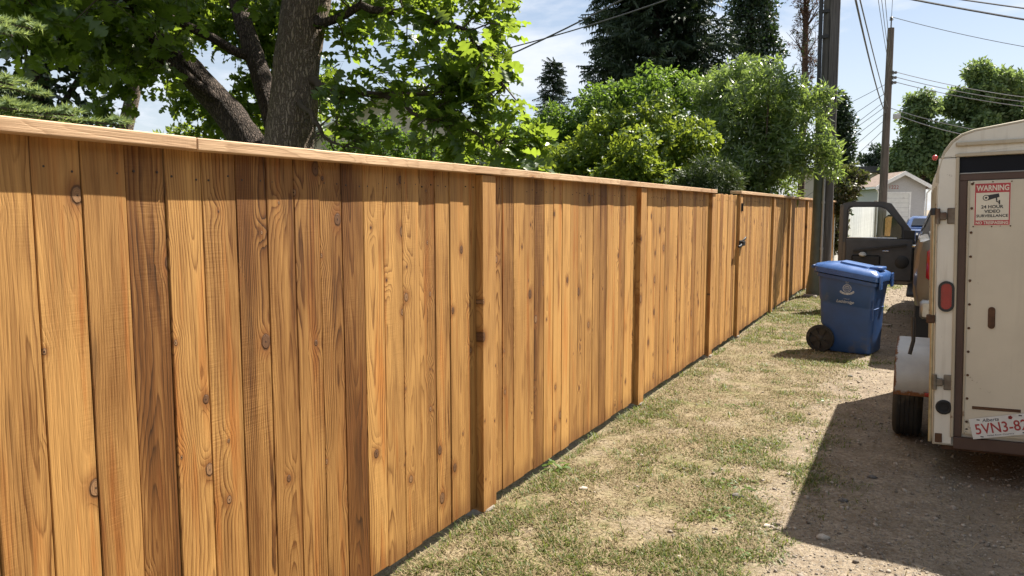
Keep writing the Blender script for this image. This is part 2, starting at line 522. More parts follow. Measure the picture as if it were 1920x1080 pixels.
def mat_ground():
    t=NT('dirt lane with gravel and dry grass'); p=t.pos(); x,y,z=t.sep(p)
    big=t.noise(p,.9,4,.6); mid=t.noise(p,4.5,5,.65); fine=t.noise(p,38.,4,.7); grit=t.noise(p,150.,2,.6)
    dirt=t.mix(t.map(mid,.3,.7),(.245,.20,.148),(.37,.31,.235))
    dirt=t.mix(t.map(fine,.35,.7),t.mix(1.,dirt,(.62,.58,.54),'MULTIPLY'),dirt)
    # gravel: small stones of many greys, thicker in the lane than on the verge
    v=t.voro(p,52.,'F1'); cs=t.n('ShaderNodeSeparateColor'); t.l(v.outputs['Color'],cs.inputs[0])
    st=t.mul(t.map(v.outputs['Distance'],.42,.3),t.math('GREATER_THAN',cs.outputs[0],t.map(x,-1.,.4,.8,.45)))
    scol=t.mix(cs.outputs[1],(0.180,0.153,0.126),(0.298,0.263,0.218))
    dirt=t.mix(st,dirt,scol)
    v2=t.voro(p,120.,'F1'); cs2=t.n('ShaderNodeSeparateColor'); t.l(v2.outputs['Color'],cs2.inputs[0])
    st2=t.mul(t.map(v2.outputs['Distance'],.42,.3),t.math('GREATER_THAN',cs2.outputs[0],.55))
    dirt=t.mix(t.mul(st2,.8),dirt,t.mix(cs2.outputs[1],(0.122,0.101,0.078),(0.307,0.273,0.228)))
    # compacted bare wheel tracks
    tr=t.mul(t.map(t.math('ABSOLUTE',t.sub(x,t.add(.33,t.mul(big,.1)))),.16,.03),.45)
    dirt=t.mix(tr,dirt,(0.248,0.203,0.154))
    # verge: thatch of dead grass with some green left
    e=t.add(x,t.add(t.mul(t.sub(big,.5),1.1),t.mul(t.sub(mid,.5),.6)))
    verge=t.mul(t.map(e,-.45,-1.05),t.map(t.noise(p,2.2,4,.6),.36,.52,.45,1.))
    far=t.map(y,24.,40.)
    thatch=t.mix(t.map(fine,.32,.68),(.13,.098,.052),(.30,.245,.15))
    green=t.mix(fine,(.07,.085,.018),(.17,.175,.05))
    thatch=t.mix(t.mul(t.map(t.noise(p,2.8,5,.7),.46,.66),.75),thatch,green)
    col=t.mix(t.mul(verge,.8),dirt,thatch)
    # yards behind the fence: lawn
    lawn=t.map(x,-2.12,-2.2)
    col=t.mix(lawn,col,t.mix(mid,(0.045,0.068,0.018),(0.099,0.117,0.036)))
    h=t.add(t.mul(fine,.5),t.add(t.mul(grit,.3),t.add(t.mul(st,.45),t.mul(st2,.22))))
    return t.done(t.bsdf(col,.93,0.,t.bump(h,1.,.02),.2))
me=np_mesh('ground',np.stack([GX,GY,GZ],-1).reshape(-1,3),gf,mat_ground(),True)
g=link('ground',me); tag(g,'dusty gravel lane with a worn grass verge along the wooden fence','ground',kind='structure')

# ------------------------------------------------------------------ the cedar fence
FX=-2.02                                   # front face of the boards
def board_mesh(w,L,th=.019):
    m=MB(); m.box(-th,0,-w/2,w/2,0,L,.0022); return m.mesh('board',M['cedar'])
BM={}
def board(parent,y0,y1,tone,knot=.5,contr=.7,z0=.04,z1=1.818,x=FX):
    w=round((y1-y0-random.choice((.002,.003,.0045,.006))),3); L=round(z1-z0,2); k=(w,L)
    if k not in BM: BM[k]=board_mesh(w,L)
    o=link('board',BM[k],parent)
    o.location=Vector((x+random.uniform(-.0028,.0028),(y0+y1)/2,z0+random.uniform(-.006,.006)))-parent.location
    o.rotation_euler=(random.uniform(-.0010,.0010),0,random.uniform(-.014,.014))
    o.color=(tone,knot,contr,1)
    return o
def cap_piece(parent,y0,y1,z=1.8,tone=.7,knot=.35,fall=0.):
    m=MB(); m.box(-.07,.07,-.019,.019,0,y1-y0-.002,.003)   # local z is the length
    o=link('cap_rail',m.mesh('cap_rail',M['fresh']),parent)
    o.rotation_euler=(R(-90)-fall,0,0); o.location=Vector((-2.038,y0+.001,z+.019))-parent.location
    o.color=(tone,knot,.5,1)
    return o
def trim_post(parent,y0,w=.142,tone=.72,p=.037,z1=1.797,foot=True,knot=.7):
    m=MB(); m.box(-.075,0,-w/2,w/2,0,z1-.012,.003)
    o=link('post',m.mesh('post',M['cedar_post']),parent)
    o.location=Vector((FX+p,y0+w/2,.012))-parent.location; o.color=(tone,knot,.6,1)
    if foot:
        f=MB(); yc=y0+w/2
        f.lathe([(.085,-.12),(.085,.012),(.078,.02)],(FX-.03,yc,0),(0,0,1),14)
        f.build('footing',M['concrete'],parent,40)
    return o
def back_rails(parent,y0,y1):
    for z in (.28,.95,1.62):
        m=MB(); m.box(-.019,.019,-.044,.044,0,y1-y0-.004,.003)
        o=link('rail',m.mesh('rail',M['fresh']),parent); o.rotation_euler=(R(-90),0,0)
        o.location=Vector((-2.0605,y0+.002,z))-parent.location; o.color=(.5,.4,.5,1)
nails=MB()
def nail_pair(y0,y1,x=FX):
    for z in (1.725,):
        for yy in (y0+.028,y1-.028):
            zz=z+random.uniform(-.012,.012); a=yy+random.uniform(-.006,.006)
            nails.lathe([(.0036,-.004),(.0036,.0004),(.0022,.0011)],(x+.001,a,zz),(1,0,0),8)

fence=empty('wooden_fence',(FX,3.5,0),'long run of new orange-brown cedar fence between the viewer and the gate','fence')
# boards from the viewer to the first post: joints and tones as they are
J=[1.073,1.207,1.342,1.476,1.608,1.744,1.881,2.017,2.150,2.284,2.416,2.551,2.683,2.817,2.950,3.082,3.209,3.341,3.470]
T0=[(.66,.6,.7),(.72,.2,.25),(.54,.25,.3),(.34,.3,.8),(.74,1.,.8),(.66,1.,.9),(.44,.5,1.),(.46,.7,.6),(.52,.9,.9),(.46,1.,.9),(.30,.25,.7),(.80,.5,1.),(.74,.6,.9),(.72,.9,.8),(.62,.6,.8),(.62,1.,.9),(.64,.9,.5),(.66,.4,.8)]
y=J[0]
for k in range(14):
    board(fence,y-.134,y,random.uniform(.4,.75),random.uniform(.2,.9)); nail_pair(y-.134,y); y-=.134
fence_start=y
for a,b,(tn,kn,co) in zip(J[:-1],J[1:],T0):
    board(fence,a,b,tn-(.06 if a<2.5 else 0),kn,co); nail_pair(a,b)
def bay(parent,y0,y1,tones,fx=FX,**kw):
    n=max(1,round((y1-y0)/.1355)); st=(y1-y0)/n
    for i in range(n):
        tn=tones[i%len(tones)]
        board(parent,y0+i*st,y0+(i+1)*st,tn+.06+random.uniform(-.08,.08),random.choice((.2,.5,.8,1.)),random.uniform(.2,1.25),x=fx,**kw)
        nail_pair(y0+i*st,y0+(i+1)*st,fx)
T1=[.6,.40,.62,.52,.28,.90,.8,.88,.7,.6,.66,.6,.26,.7,.8,.42,.86,.84]
T2=[.8,.7,.74,.6,.72,.5,.78,.82,.62,.86,.7,.8,.4,.74,.82,.6,.78]
T3=[.78,.6,.8,.45,.74,.84,.66,.8,.35,.76]
trim_post(fence,3.471); bay(fence,3.614,6.040,T1)
trim_post(fence,6.041,tone=.66); bay(fence,6.184,8.470,T2)
trim_post(fence,8.471,tone=.74)
cap_piece(fence,fence_start,1.688,1.802+.010*(1.688-fence_start),fall=.010); cap_piece(fence,1.688,5.506,1.801,.78,.6); cap_piece(fence,5.506,8.63,1.799,.74)
back_rails(fence,fence_start,3.50); back_rails(fence,3.58,6.07); back_rails(fence,6.15,8.5)
o=nails.build('nail',M['nail'],fence); o['kind']='stuff'
# the gate
gate=empty('wooden_gate',(FX,9.3,0),'plain cedar board gate with a black latch, lower than the fence beside it','gate')
nails=MB()
bay(gate,8.622,9.955,T3,z0=.035,z1=1.79)
for z in (.35,1.5):
    m=MB(); m.box(-.019,.019,-.044,.044,0,1.30,.003)
    o=link('rail',m.mesh('rail',M['fresh']),gate); o.rotation_euler=(R(-90),0,0); o.location=(-.0405,-.66,z); o.color=(.5,.4,.5,1)
o=nails.build('nail',M['nail'],gate); o['kind']='stuff'
# fence beyond the gate
fence2=empty('wooden_fence',(FX,16,0),'cedar fence run from the gate to the utility pole','fence')
nails=MB()
ps=[9.962,12.52,14.25,16.62,19.05,21.4]
for i,py in enumerate(ps):
    trim_post(fence2,py,tone=random.uniform(.55,.78))
    ye=ps[i+1] if i+1<len(ps) else 22.64
    bay(fence2,py+.143,ye-.001,[T2,T3,T1][i%3])
    back_rails(fence2,py+.08,ye+.04 if i+1<len(ps) else 22.6)
cap_piece(fence2,9.93,13.6,1.815,.76); cap_piece(fence2,13.6,17.3,1.814,.7); cap_piece(fence2,17.3,22.66,1.815,.74)
o=nails.build('nail',M['nail'],fence2); o['kind']='stuff'
# latch on the post beside the gate, and a small strap above
M['black_iron']=plain('black painted iron',(.012,.012,.013),.42,.4)
lt=MB(); px=FX+.037; ly=10.03; lz=1.19
lt.box(px,px+.008,ly-.09,ly+.09,lz-.045,lz+.045,.002)
lt.tube([(px+.01,ly+.05,lz+.03),(px+.035,ly+.09,lz+.06),(px+.035,ly+.13,lz+.075)],.012,8)
lt.box(px+.008,px+.045,ly-.05,ly+.09,lz-.025,lz+.035,.004)
lt.tube([(px+.02,ly-.02,lz),(px+.03,ly-.14,lz-.02),(px+.02,ly-.20,lz-.03)],.014,8)
lt.build('latch',M['black_iron'],gate,35)
hg=MB(); hg.box(px,px+.005,10.0,10.05,1.60,1.70,.001); hg.lathe([(.009,-.05),(.009,.05)],(px+.008,10.06,1.65),(0,0,1),10)
hg.build('hinge',M['black_iron'],gate,35)
# ------------------------------------------------------------------ buildings, white fence, poles and wires
M['white_paint']=plain('weathered white paint',(.72,.72,.70),.6,0,.06,6,.001,dirt=(.45,.43,.38),dirt_amt=.2)
M['stucco']=plain('grey stucco',(.46,.46,.47),.9,0,.08,18,.004)
M['trim_white']=plain('white painted trim',(.78,.78,.77),.5)
M['shingle']=plain('brown asphalt shingles',(.20,.145,.115),.9,0,.3,7,.006)
M['dark_roof']=plain('dark flat roof felt',(.05,.05,.055),.85)
M['glass_dark']=plain('dark window glass',(.015,.018,.022),.06,0,.1,2,0,.8)
M['beige']=plain('beige siding',(.46,.40,.33),.8,0,.05,10,.002)
M['red_num']=plain('dull red numerals',(.28,.05,.03),.6)

def text_mesh(s, mat, parent, name, origin, right, up, width=None, height=None, depth=.0006, shear=0., align='CENTER', xf=None, space=1.0, off=Vector((0,0,0))):
    """lettering as thin flat geometry standing on a plane; origin is the middle of the baseline box"""
    cu=bpy.data.curves.new('lettering','FONT'); cu.body=s; cu.size=1.0; cu.shear=shear; cu.extrude=0.0; cu.space_character=space
    cu.resolution_u=3
    ob=bpy.data.objects.new('lettering',cu)
    me=bpy.data.meshes.new_from_object(ob)
    bpy.data.objects.remove(ob); bpy.data.curves.remove(cu)
    n=len(me.vertices); co=np.empty(n*3,np.float32); me.vertices.foreach_get('co',co); co=co.reshape(-1,3)
    lo=co.min(0); hi=co.max(0); w=hi[0]-lo[0]; h=hi[1]-lo[1]
    sx=(width/w) if width else (height/h); sy=(height/h) if height else sx
    cx=(lo[0]+hi[0])/2; cy=(lo[1]+hi[1])/2
    rv=Vector(right).normalized(); uv=Vector(up).normalized(); nv=rv.cross(uv)
    for i,v in enumerate(me.vertices):
        a=(co[i,0]-cx)*sx; b=(co[i,1]-cy)*sy
        pnt=Vector(origin)+rv*a+uv*b+nv*depth
        if xf: pnt=Vector(xf(pnt))
        v.co=pnt-off
    me.materials.clear(); me.materials.append(mat); me.name=name
    return link(name,me,parent)

# --- garage at the end of the lane, turned a little to the lane
gar=empty('garage',(-.95,51.0,.13),'small grey stucco garage with brown roof and a white overhead door at the lane end','garage',None,0)
GA=R(22); gc,gs=math.cos(GA),math.sin(GA)
def gx_(u,v,w): return (u*gc-v*gs, u*gs+v*gc, w)          # u across the front, v back, w up: garage space
def gm(): return MB(xf=lambda p: gx_(*p))
HW=1.32; EV=2.86; RG=3.58; LN=3.6
w=gm(); w.prism([(-HW,0),(HW,0),(HW,EV),(0,RG),(-HW,EV)],lambda a,b:(a,0,b),lambda a,b:(a,LN,b)); w.build('wall',M['stucco'],gar,local=True)
r=gm()
for sgn in (-1,1):
    e=HW+.28; ze=EV-.28*(RG-EV)/HW
    r.prism([(sgn*e,ze+.02),(0,RG+.02),(0,RG+.12),(sgn*e,ze+.12)],lambda a,b:(a,-.35,b),lambda a,b:(a,LN+.3,b))
r.build('roof',M['shingle'],gar,local=True)
fa=gm()
for sgn in (-1,1):
    e=HW+.28; ze=EV-.28*(RG-EV)/HW
    fa.prism([(sgn*e,ze-.10),(0,RG-.10),(0,RG+.13),(sgn*e,ze+.13)],lambda a,b:(a,-.40,b),lambda a,b:(a,-.352,b))
    fa.box(min(sgn*e,sgn*(e+.09)),max(sgn*e,sgn*(e+.09)),-.36,LN+.3,ze-.02,ze+.1)
fa.build('fascia',M['trim_white'],gar,local=True)
dx0,dx1,dh=-.92,.42,2.42
d=gm(); d.box(dx0-.1,dx0,-.03,.02,0,dh+.1); d.box(dx1,dx1+.1,-.03,.02,0,dh+.1); d.box(dx0,dx1,-.03,.02,dh,dh+.1); fr=d.build('door_frame',M['trim_white'],gar,local=True)
for i in range(9):
    z0=i*dh/9
    d=gm(); d.box(dx0+.005,dx1-.005,-.012,.0,z0+.008,z0+dh/9-.008,.006); d.build('door_panel',M['white_paint'],gar,local=True)
for sgn in (-1,1):
    dn=gm(); dn.tube([(sgn*(HW+.2),-.25,EV-.16),(sgn*(HW+.03),-.1,EV-.42),(sgn*(HW+.03),-.1,.15)],.05,8); dn.build('downspout',M['trim_white'],gar,40,local=True)
text_mesh('1222',M['red_num'],gar,'house_number',gx_(-.45,-.004,2.80),(gc,gs,0),(0,0,1),height=.2)
# low flat roofed building behind
fb=empty('flat_roof_house',(-4.5,66,.2),'dark flat roofed house far behind the reddish bush','house')
m=MB(); m.box(-8,-2.9,63,70,.2,4.3); m.build('wall',M['beige'],fb)
m=MB(); m.box(-8.5,-2.5,62.4,70.5,4.3,4.75); m.build('roof',M['dark_roof'],fb)
m=MB(); m.box(-5.2,-4.2,62.96,63,2,3.4); m.build('window',M['glass_dark'],fb)
# neighbouring building glimpsed beside the trailer
nb=empty('white_shed',(1.9,53.5,.13),'white shed with a dark window beside the grey garage','shed')
m=MB(); m.box(.95,3.4,53,57,.13,2.3); m.build('wall',M['white_paint'],nb)
m=MB(); m.box(.99,2.2,52.95,53,1.72,2.28); m.build('window',M['glass_dark'],nb)
m=MB(); m.prism([(.7,2.3),(3.6,2.3),(2.2,2.9)],lambda a,b:(a,52.7,b),lambda a,b:(a,57.3,b)); m.build('roof',M['shingle'],nb)
# beige house behind the oak
hs=empty('beige_house',(-17.5,21.5,0),'beige gabled house glimpsed behind the oak trunk','house')
h0=Vector((-17.2,18.3,0)); hu=Vector((.90,.436,0)); hv=Vector((-.436,.90,0))
hx=lambda p: tuple(h0+hu*p[0]+hv*p[1]+Vector((0,0,p[2])))
m=MB(hx); m.prism([(0,0),(7,0),(7,3.5),(3.5,5.25),(0,3.5)],lambda a,b:(a,0,b),lambda a,b:(a,9,b)); m.build('wall',M['beige'],hs)
m=MB(hx)
for sgn in (-1,1):
    e=3.5+sgn*4.0
    m.prism([(3.5,5.27),(e,3.27),(e,3.42),(3.5,5.42)],lambda a,b:(a,-.5,b),lambda a,b:(a,9.4,b))
m.build('roof',M['trim_white'],hs)
m=MB(hx); m.box(4.2,5.4,-.03,0,1.2,2.6); wi=m.build('window',M['glass_dark'],hs)
# low red brick wall behind the oak: courses of separate bricks
bw=empty('brick_wall',(-7.5,10.9,0),'low red brick garden wall behind the oak leaves','wall')
M['brick']=plain('red brick',(.25,.095,.065),.85,0,.25,14,.004)
M['mortar']=plain('mortar',(.36,.33,.29),.9)
b0=Vector((-7.35,9.5,0)); bu=Vector((.886,.463,0)).normalized(); bv=Vector((-bu.y,bu.x,0))
bx=lambda p: tuple(b0+bu*p[0]+bv*p[1]+Vector((0,0,p[2])))
m=MB(bx); m.box(-.3,2.3,.01,.2,0,2.2); m.build('mortar_core',M['mortar'],bw)
bm_=MB(); bm_.box(-.095,.095,0,.02,-.028,.028,.003); bme=bm_.mesh('brick',M['brick'])
ang=math.atan2(bu.y,bu.x)
for row in range(9):
    for k in range(13):
        u=-.3+k*.2+(.1 if row%2 else 0)
        if u<-.25 or u>2.25: continue
        o=link('brick',bme,bw); o.location=Vector(bx((u,-.008+random.uniform(-.002,.002),2.2-.035-row*.067)))-bw.location; o.rotation_euler=(0,0,ang)

# --- white board fence beyond the cedar one
wf=empty('white_fence',(-2.05,33,0),'white painted board fence beyond the utility pole','fence')
wm=MB(); wm.box(-.012,.012,-.068,.068,0,1.78,.002); wme=wm.mesh('board',M['white_paint'])
y=22.95
while y<43.2:
    o=link('board',wme,wf); o.location=(random.uniform(-.003,.003),y-33,.05+(max(0,y-30)*.006)); y+=.142
for k,y in enumerate((22.85,43.35,43.9)):
    m=MB(); m.box(-2.12,-2.02,y-.06,y+.06,0,2.0); m.build('post',M['white_paint'],wf)
m=MB(); m.box(-2.11,-2.07,22.95,43.3,1.55,1.64); m.box(-2.11,-2.07,22.95,43.3,.3,.39); m.build('rail',M['white_paint'],wf)
M['grey_wood']=None
def grey_wood(name,c0,c1):
    t=NT(name); p=t.obj()
    q=t.scale(p,(26,26,.9)); n=t.noise(q,1.3,6,.7,.4); f=t.noise(t.scale(p,(120,120,2.2)),1.,4,.7)
    big=t.noise(p,1.1,3,.5)
    c=t.mix(t.map(n,.3,.7),c0,c1)
    crack=t.map(t.noise(t.scale(p,(34,34,.55)),1.,3,.6),.60,.66)
    c=t.mix(t.mul(crack,.85),c,[x*.18 for x in c0])
    c=t.mix(t.map(big,.35,.75,0.,.5),c,t.mix(1.,c,(.75,.68,.62),'MULTIPLY'))
    h=t.add(t.mul(f,.6),t.sub(t.mul(n,.6),t.mul(crack,1.)))
    return t.done(t.bsdf(c,.88,0.,t.bump(h,.9,.012),.2))
M['pole']=grey_wood('weathered pole wood',(.072,.066,.063),(.165,.152,.143))
M['pole_far']=grey_wood('brown weathered pole',(.08,.066,.057),(.16,.135,.118))
M['grey_post']=grey_wood('grey weathered board',(.28,.25,.21),(.42,.38,.33))
m=MB(); m.box(-2.12,-1.98,45.0,45.5,.1,2.1,.01)
o=m.build('gate_post',M['grey_post'],None,origin=(-2.05,45.2,.1)); tag(o,'bare grey timber gate post at the end of the white fence','post')

# --- near utility pole
pole=empty('utility_pole',(-1.55,15.62,0),'tall weathered wooden utility pole behind the blue bin, with a green cable guard','utility pole')
pm=MB(); prof=[]
n=40
secs=[]
for i in range(27):
    z=-.2+i*.42; r=.146-.0008*z
    secs.append([(-1.575+ (r+.006*math.sin(5*a+z*.8))*math.cos(a), 15.62+(r+.006*math.sin(7*a+1.3*z))*math.sin(a), z) for a in [2*math.pi*j/n for j in range(n)]])
pm.loft(secs); pm.build('trunk',M['pole'],pole,50)
M['guard']=plain('dull green painted guard',(.095,.11,.095),.6,0,.15,5,.001)
M['conduit']=plain('grey plastic conduit',(.42,.42,.42),.45)
M['cable']=plain('black cable sheath',(.012,.012,.014),.5)
gd=MB()
secs=[]
for z,rr in ((-.1,.17),(.12,.16),(.5,.115),(1.2,.10),(2.3,.095),(2.42,.08)):
    secs.append([(-1.672+rr*math.cos(a),15.50+rr*math.sin(a),z) for a in [2*math.pi*j/20 for j in range(20)]])
gd.loft(secs); gd.build('cable_guard',M['guard'],pole,50)
cd=MB(); cd.tube([(-1.575,15.415,0),(-1.575,15.415,3.2)],.022,10); cd.build('conduit',M['conduit'],pole,50)
for z in (.9,1.75,2.9):
    cd=MB(); cd.lathe([(.03,-.02),(.03,.02)],(-1.575,15.415,z),(0,0,1),12); cd.build('conduit_clamp',M['conduit'],pole,50)
rc=MB(); rc.tube([(-1.735,15.5,2.2),(-1.75,15.5,4.5),(-1.765,15.5,7.2)],.036,10); rc.build('riser_cable',M['cable'],pole,50)
for z in (4.75,5.2,5.95):
    b=MB(); b.box(-1.79,-1.6,15.47,15.53,z-.03,z+.03,.006); b.build('standoff_bracket',M['cable'],pole)
ca=MB(); ca.box(-1.54-.9,-1.54+.9,15.40,15.52,9.5,9.63,.01); ca.build('crossarm',M['pole'],pole)
st=MB(); st.box(-1.86,-1.60,15.14,15.42,-.02,.05,.02); o=st.build('paving_stone',M['concrete'],None,origin=(-1.73,15.3,0)); tag(o,'flat pale paving stone at the foot of the near utility pole','paving stone')

# --- far utility pole
p2=empty('utility_pole',(-1.72,45.2,.1),'thinner brown utility pole by the garage with many service wires','utility pole')
pm=MB(); secs=[]
for i in range(23):
    z=-.2+i*.503; r=.215-.0052*z
    secs.append([(-1.72-.012*z*0+r*math.cos(a),45.2+r*math.sin(a),z) for a in [2*math.pi*j/16 for j in range(16)]])
pm.loft(secs); pm.build('trunk',M['pole_far'],p2,50)
M['porcelain']=plain('insulator porcelain',(.10,.09,.085),.25)
b=MB(); b.tube([(-1.72,45.2,10.8),(-1.72,45.2,11.29)],.035,8); b.lathe([(.05,0),(.11,.03),(.05,.09),(.10,.13),(.04,.2)],(-1.72,45.2,11.24),(0,0,1),12); b.build('top_insulator',M['porcelain'],p2,50)
for z in (8.1,8.35,8.6):
    b=MB(); b.box(-1.56,-1.48,45.05,45.15,z-.09,z+.09); b.lathe([(.03,0),(.075,.03),(.075,.12),(.03,.15)],(-1.48,45.1,z),(1,0,0),10); b.build('insulator',M['porcelain'],p2,50)
b=MB(); b.box(-1.43,-1.08,44.95,45.15,6.25,6.5,.02); b.build('junction_box',M['conduit'],p2)

# --- wires: each hangs between its own two ends
M['wire']=plain('grey weathered wire',(.055,.055,.058),.5)
M['wire_pale']=plain('bare aluminium wire',(.30,.30,.31),.45,.6)
def wire(a,b,sag,r,label,mat='wire',cat='wire',group='overhead wires'):
    a=Vector(a); b=Vector(b); pts=[]
    for i in range(17):
        t=i/16; p=a.lerp(b,t); p.z-=sag*4*t*(1-t); pts.append(p)
    m=MB(); m.tube(pts,r,5)
    o=m.build('overhead_wire',M[mat],None,60,origin=a)
    tag(o,label,cat,group)
NP=(-1.30,15.5)
wire((-1.28,15.55,5.75),(-1.78,45.05,6.55),.25,.022,'thickest black service cable running from the near pole to the far pole','cable')
wire((-1.27,15.55,5.95),(-1.68,45.05,6.85),.1,.016,'thinner dark wire just above the thickest cable between the two poles')
for dx,lab in ((-.62,'left one of three thin high wires dropping to the far pole'),(-.47,'middle one of three thin high wires dropping to the far pole'),(-.30,'right one of three thin high wires dropping to the far pole')):
    wire((-1.43+dx+.55,15.46,9.66),(-1.53,45.1,8.1+(dx+.62)*1.6),.5,.011,lab)
wire((-.55,15.46,10.6),(-1.72,45.2,11.42),.3,.012,'highest thin wire reaching the tip of the far pole')
wire((-1.72,45.2,11.42),(12.,52.,8.9),.4,.016,'single wire from the tip of the far pole down to the right')
for k,(z,lab) in enumerate(((8.6,'topmost of three bare wires from the insulators towards the trees on the right'),(8.35,'middle of three bare wires from the insulators towards the trees on the right'),(8.1,'lowest of three bare wires from the insulators towards the trees on the right'))):
    wire((-1.33,45.1,z),(9.,50.-k,6.95-.35*k),.35,.017,lab,'wire_pale')
wire((-1.53,45.05,6.8),(4.5,46.,5.2),.2,.018,'upper service drop from the far pole to behind the trailer','wire_pale')
wire((-1.13,45.05,6.4),(3.2,45.6,5.05),.15,.022,'service drop from the junction box to behind the trailer','wire_pale')
for k,(z,ex,ez) in enumerate(((8.05,-9.,6.3),(7.6,-10.5,3.9),(7.2,-10.,3.1),(6.9,-9.,4.2),(6.55,-11.,2.2),(6.2,-10.,1.9),(5.75,-9.,1.7))):
    wire((-1.83,45.1,z),(ex,52.+k*2.,ez),.25,.014,['wire rising gently to the left side of the far pole, highest there','steep wire on the left of the far pole, second from top','steep wire on the left of the far pole, third from top','flat wire on the left of the far pole crossing the steep ones','long slanting wire low on the left of the far pole','slanting wire just above the lowest on the left of the far pole','lowest slanting wire on the left of the far pole'][k])
wire((-1.42,15.5,5.70),(6.8,20.6,4.80),.10,.014,'upper wire crossing the sky above the trailer')
wire((-1.42,15.5,5.62),(6.6,19.9,4.35),.12,.018,'lower twisted cable crossing the sky above the trailer')
wire((-1.6,15.6,7.6),(-11.,15.6,4.3),.3,.018,'cable in the sky left of the spruce, falling more steeply')
wire((-1.6,15.7,6.6),(-12.,15.6,4.9),.35,.014,'thinner cable in the sky left of the spruce, nearly level')

# ------------------------------------------------------------------ trees and shrubs behind the fence
M['oak_leaf']=leaf_mat('oak leaf',(.026,.058,.012),(.065,.125,.022),.48,(.35,.48,.045),.36,.6)
M['lime_leaf']=leaf_mat('young lilac leaf',(.035,.08,.012),(.13,.20,.025),.36,(.40,.50,.05),.45,.35)
M['lilac_leaf']=leaf_mat('lilac leaf',(.024,.058,.014),(.07,.135,.028),.38,(.28,.44,.05),.5,.25)
M['willow_leaf']=leaf_mat('grey-green willow leaf',(.055,.10,.03),(.17,.23,.09),.42,(.38,.52,.10),.30,.75)
M['dark_leaf']=leaf_mat('dark green leaf',(.012,.026,.010),(.028,.055,.018),.25,(.06,.11,.02),.4)  # very dark green, varied at random from leaf to leaf
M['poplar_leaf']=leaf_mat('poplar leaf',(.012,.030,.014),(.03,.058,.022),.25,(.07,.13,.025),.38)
M['ash_leaf']=leaf_mat('ash tree leaf',(.065,.115,.05),(.15,.21,.09),.40,(.34,.46,.12),.45,.35)  # leaf colour paled to stand in for haze over the far trees
M['red_leaf']=leaf_mat('bronze and green leaf',(.028,.05,.016),(.10,.062,.025),.3,(.16,.20,.04),.33)
M['spruce']=leaf_mat('spruce needle',(.016,.034,.020),(.042,.064,.032),.15,(.05,.08,.02),.5,.3)
M['blue_spruce']=leaf_mat('blue spruce needle',(.12,.19,.10),(.24,.32,.15),.38,(.46,.56,.16),.5,.3)
M['juniper']=leaf_mat('juniper spray',(.022,.045,.016),(.052,.082,.024),.2,(.10,.15,.03),.5,.3)
M['dead_needle']=leaf_mat('dead brown needles',(.06,.03,.018),(.12,.06,.035),.15,(.14,.07,.03),.6,.2)
M['oak_bark']=bark_mat('oak bark',(.19,.145,.112),(.40,.32,.25),1.55)
M['dark_bark']=bark_mat('dark bark',(.06,.045,.035),(.14,.105,.085),1.5)
M['red_bark']=bark_mat('reddish dead bark',(.11,.065,.045),(.21,.125,.085),1.8)
M['twig']=plain('twig bark',(.07,.05,.036),.8,0,.2,20)

# leaf templates: x is the length, z the normal
def oak_template(curl=.12,fold=.18):
    half=[(0,.0),(.12,.025),(.20,.11),(.27,.20),(.34,.06),(.42,.18),(.52,.33),(.59,.08),(.68,.22),(.78,.34),(.82,.12),(.90,.20),(.96,.09),(1.0,.0)]
    v=[];f=[]
    mid=[h[0] for h in half]
    for x,_ in half: v.append((x,0,-curl*x*x))
    n=len(half)
    for sgn in (1,-1):
        o=len(v)
        for x,y in half[1:-1]: v.append((min(1,x+.02),sgn*y*.95,-curl*x*x+fold*abs(y)-.12*(abs(y)>.25)))
        k=n-2
        for i in range(k-1):
            q=(i+1,i+2,o+i+1,o+i); f.append(q if sgn>0 else q[::-1])
        f.append((0,1,o,o) if sgn>0 else (o,1,0,o)); f.append((n-2,n-1,o+k-1,o+k-1) if sgn>0 else (n-1,n-2,o+k-1,o+k-1))
    # to triangles
    tri=[]
    for a,b,c,d in f:
        if len({a,b,c})==3: tri.append((a,b,c))
        if len({a,c,d})==3: tri.append((a,c,d))
    # petiole
    o=len(v); v+=[(-.18,-.008,.02),(-.18,.008,.02),(0,.008,0),(0,-.008,0)]; tri+=[(o,o+1,o+2),(o,o+2,o+3)]
    return np.array(v,float),np.array(tri)
def oval_template(w=.27,curl=.15,fold=.12):
    xs=[0,.28,.62,1.]; ys=[0,w*.9,w*.75,0]
    v=[(x,0,-curl*x*x) for x in xs]
    v+=[(.28,w*.95,-curl*.08+fold*w),(.62,w*.8,-curl*.38+fold*w),(.28,-w*.95,-curl*.08+fold*w),(.62,-w*.8,-curl*.38+fold*w)]
    t=[(0,1,4),(1,2,5),(1,5,4),(2,3,5),(0,6,1),(1,6,7),(1,7,2),(2,7,3)]
    return np.array(v,float),np.array(t)
def blade_template(w=.12,curl=.1):
    v=[(0,0,0),(.45,w,-curl*.2),(.45,-w,-curl*.2),(1,0,-curl)]
    return np.array(v,float),np.array([(0,2,1),(1,2,3)])
def clump_template(k,tmpl,spread=.5,seed=1,up=.4):
    """a spray of k leaves around a point"""
    r=np.random.default_rng(seed); tv,tf=tmpl; V=[];F=[]
    for i in range(k):
        d=r.normal(size=3); d[2]=abs(d[2])*.6+up*.3; d/=np.linalg.norm(d)
        n=r.normal(size=3)*.6+np.array([0,0,1.]); 
        fr=frames(np.array([n]),np.array([d]))[0]
        p=d*spread*r.uniform(.1,.9)
        V.append(tv@fr.T*r.uniform(.75,1.2)+p); F.append(tf+i*len(tv))
    return np.concatenate(V),np.concatenate(F)
OAK=oak_template(); OAKB=oak_template(.32,.05); OAKC=oak_template(-.05,.4); OVAL=oval_template(); LANCE=oval_template(.11,.2,.1)

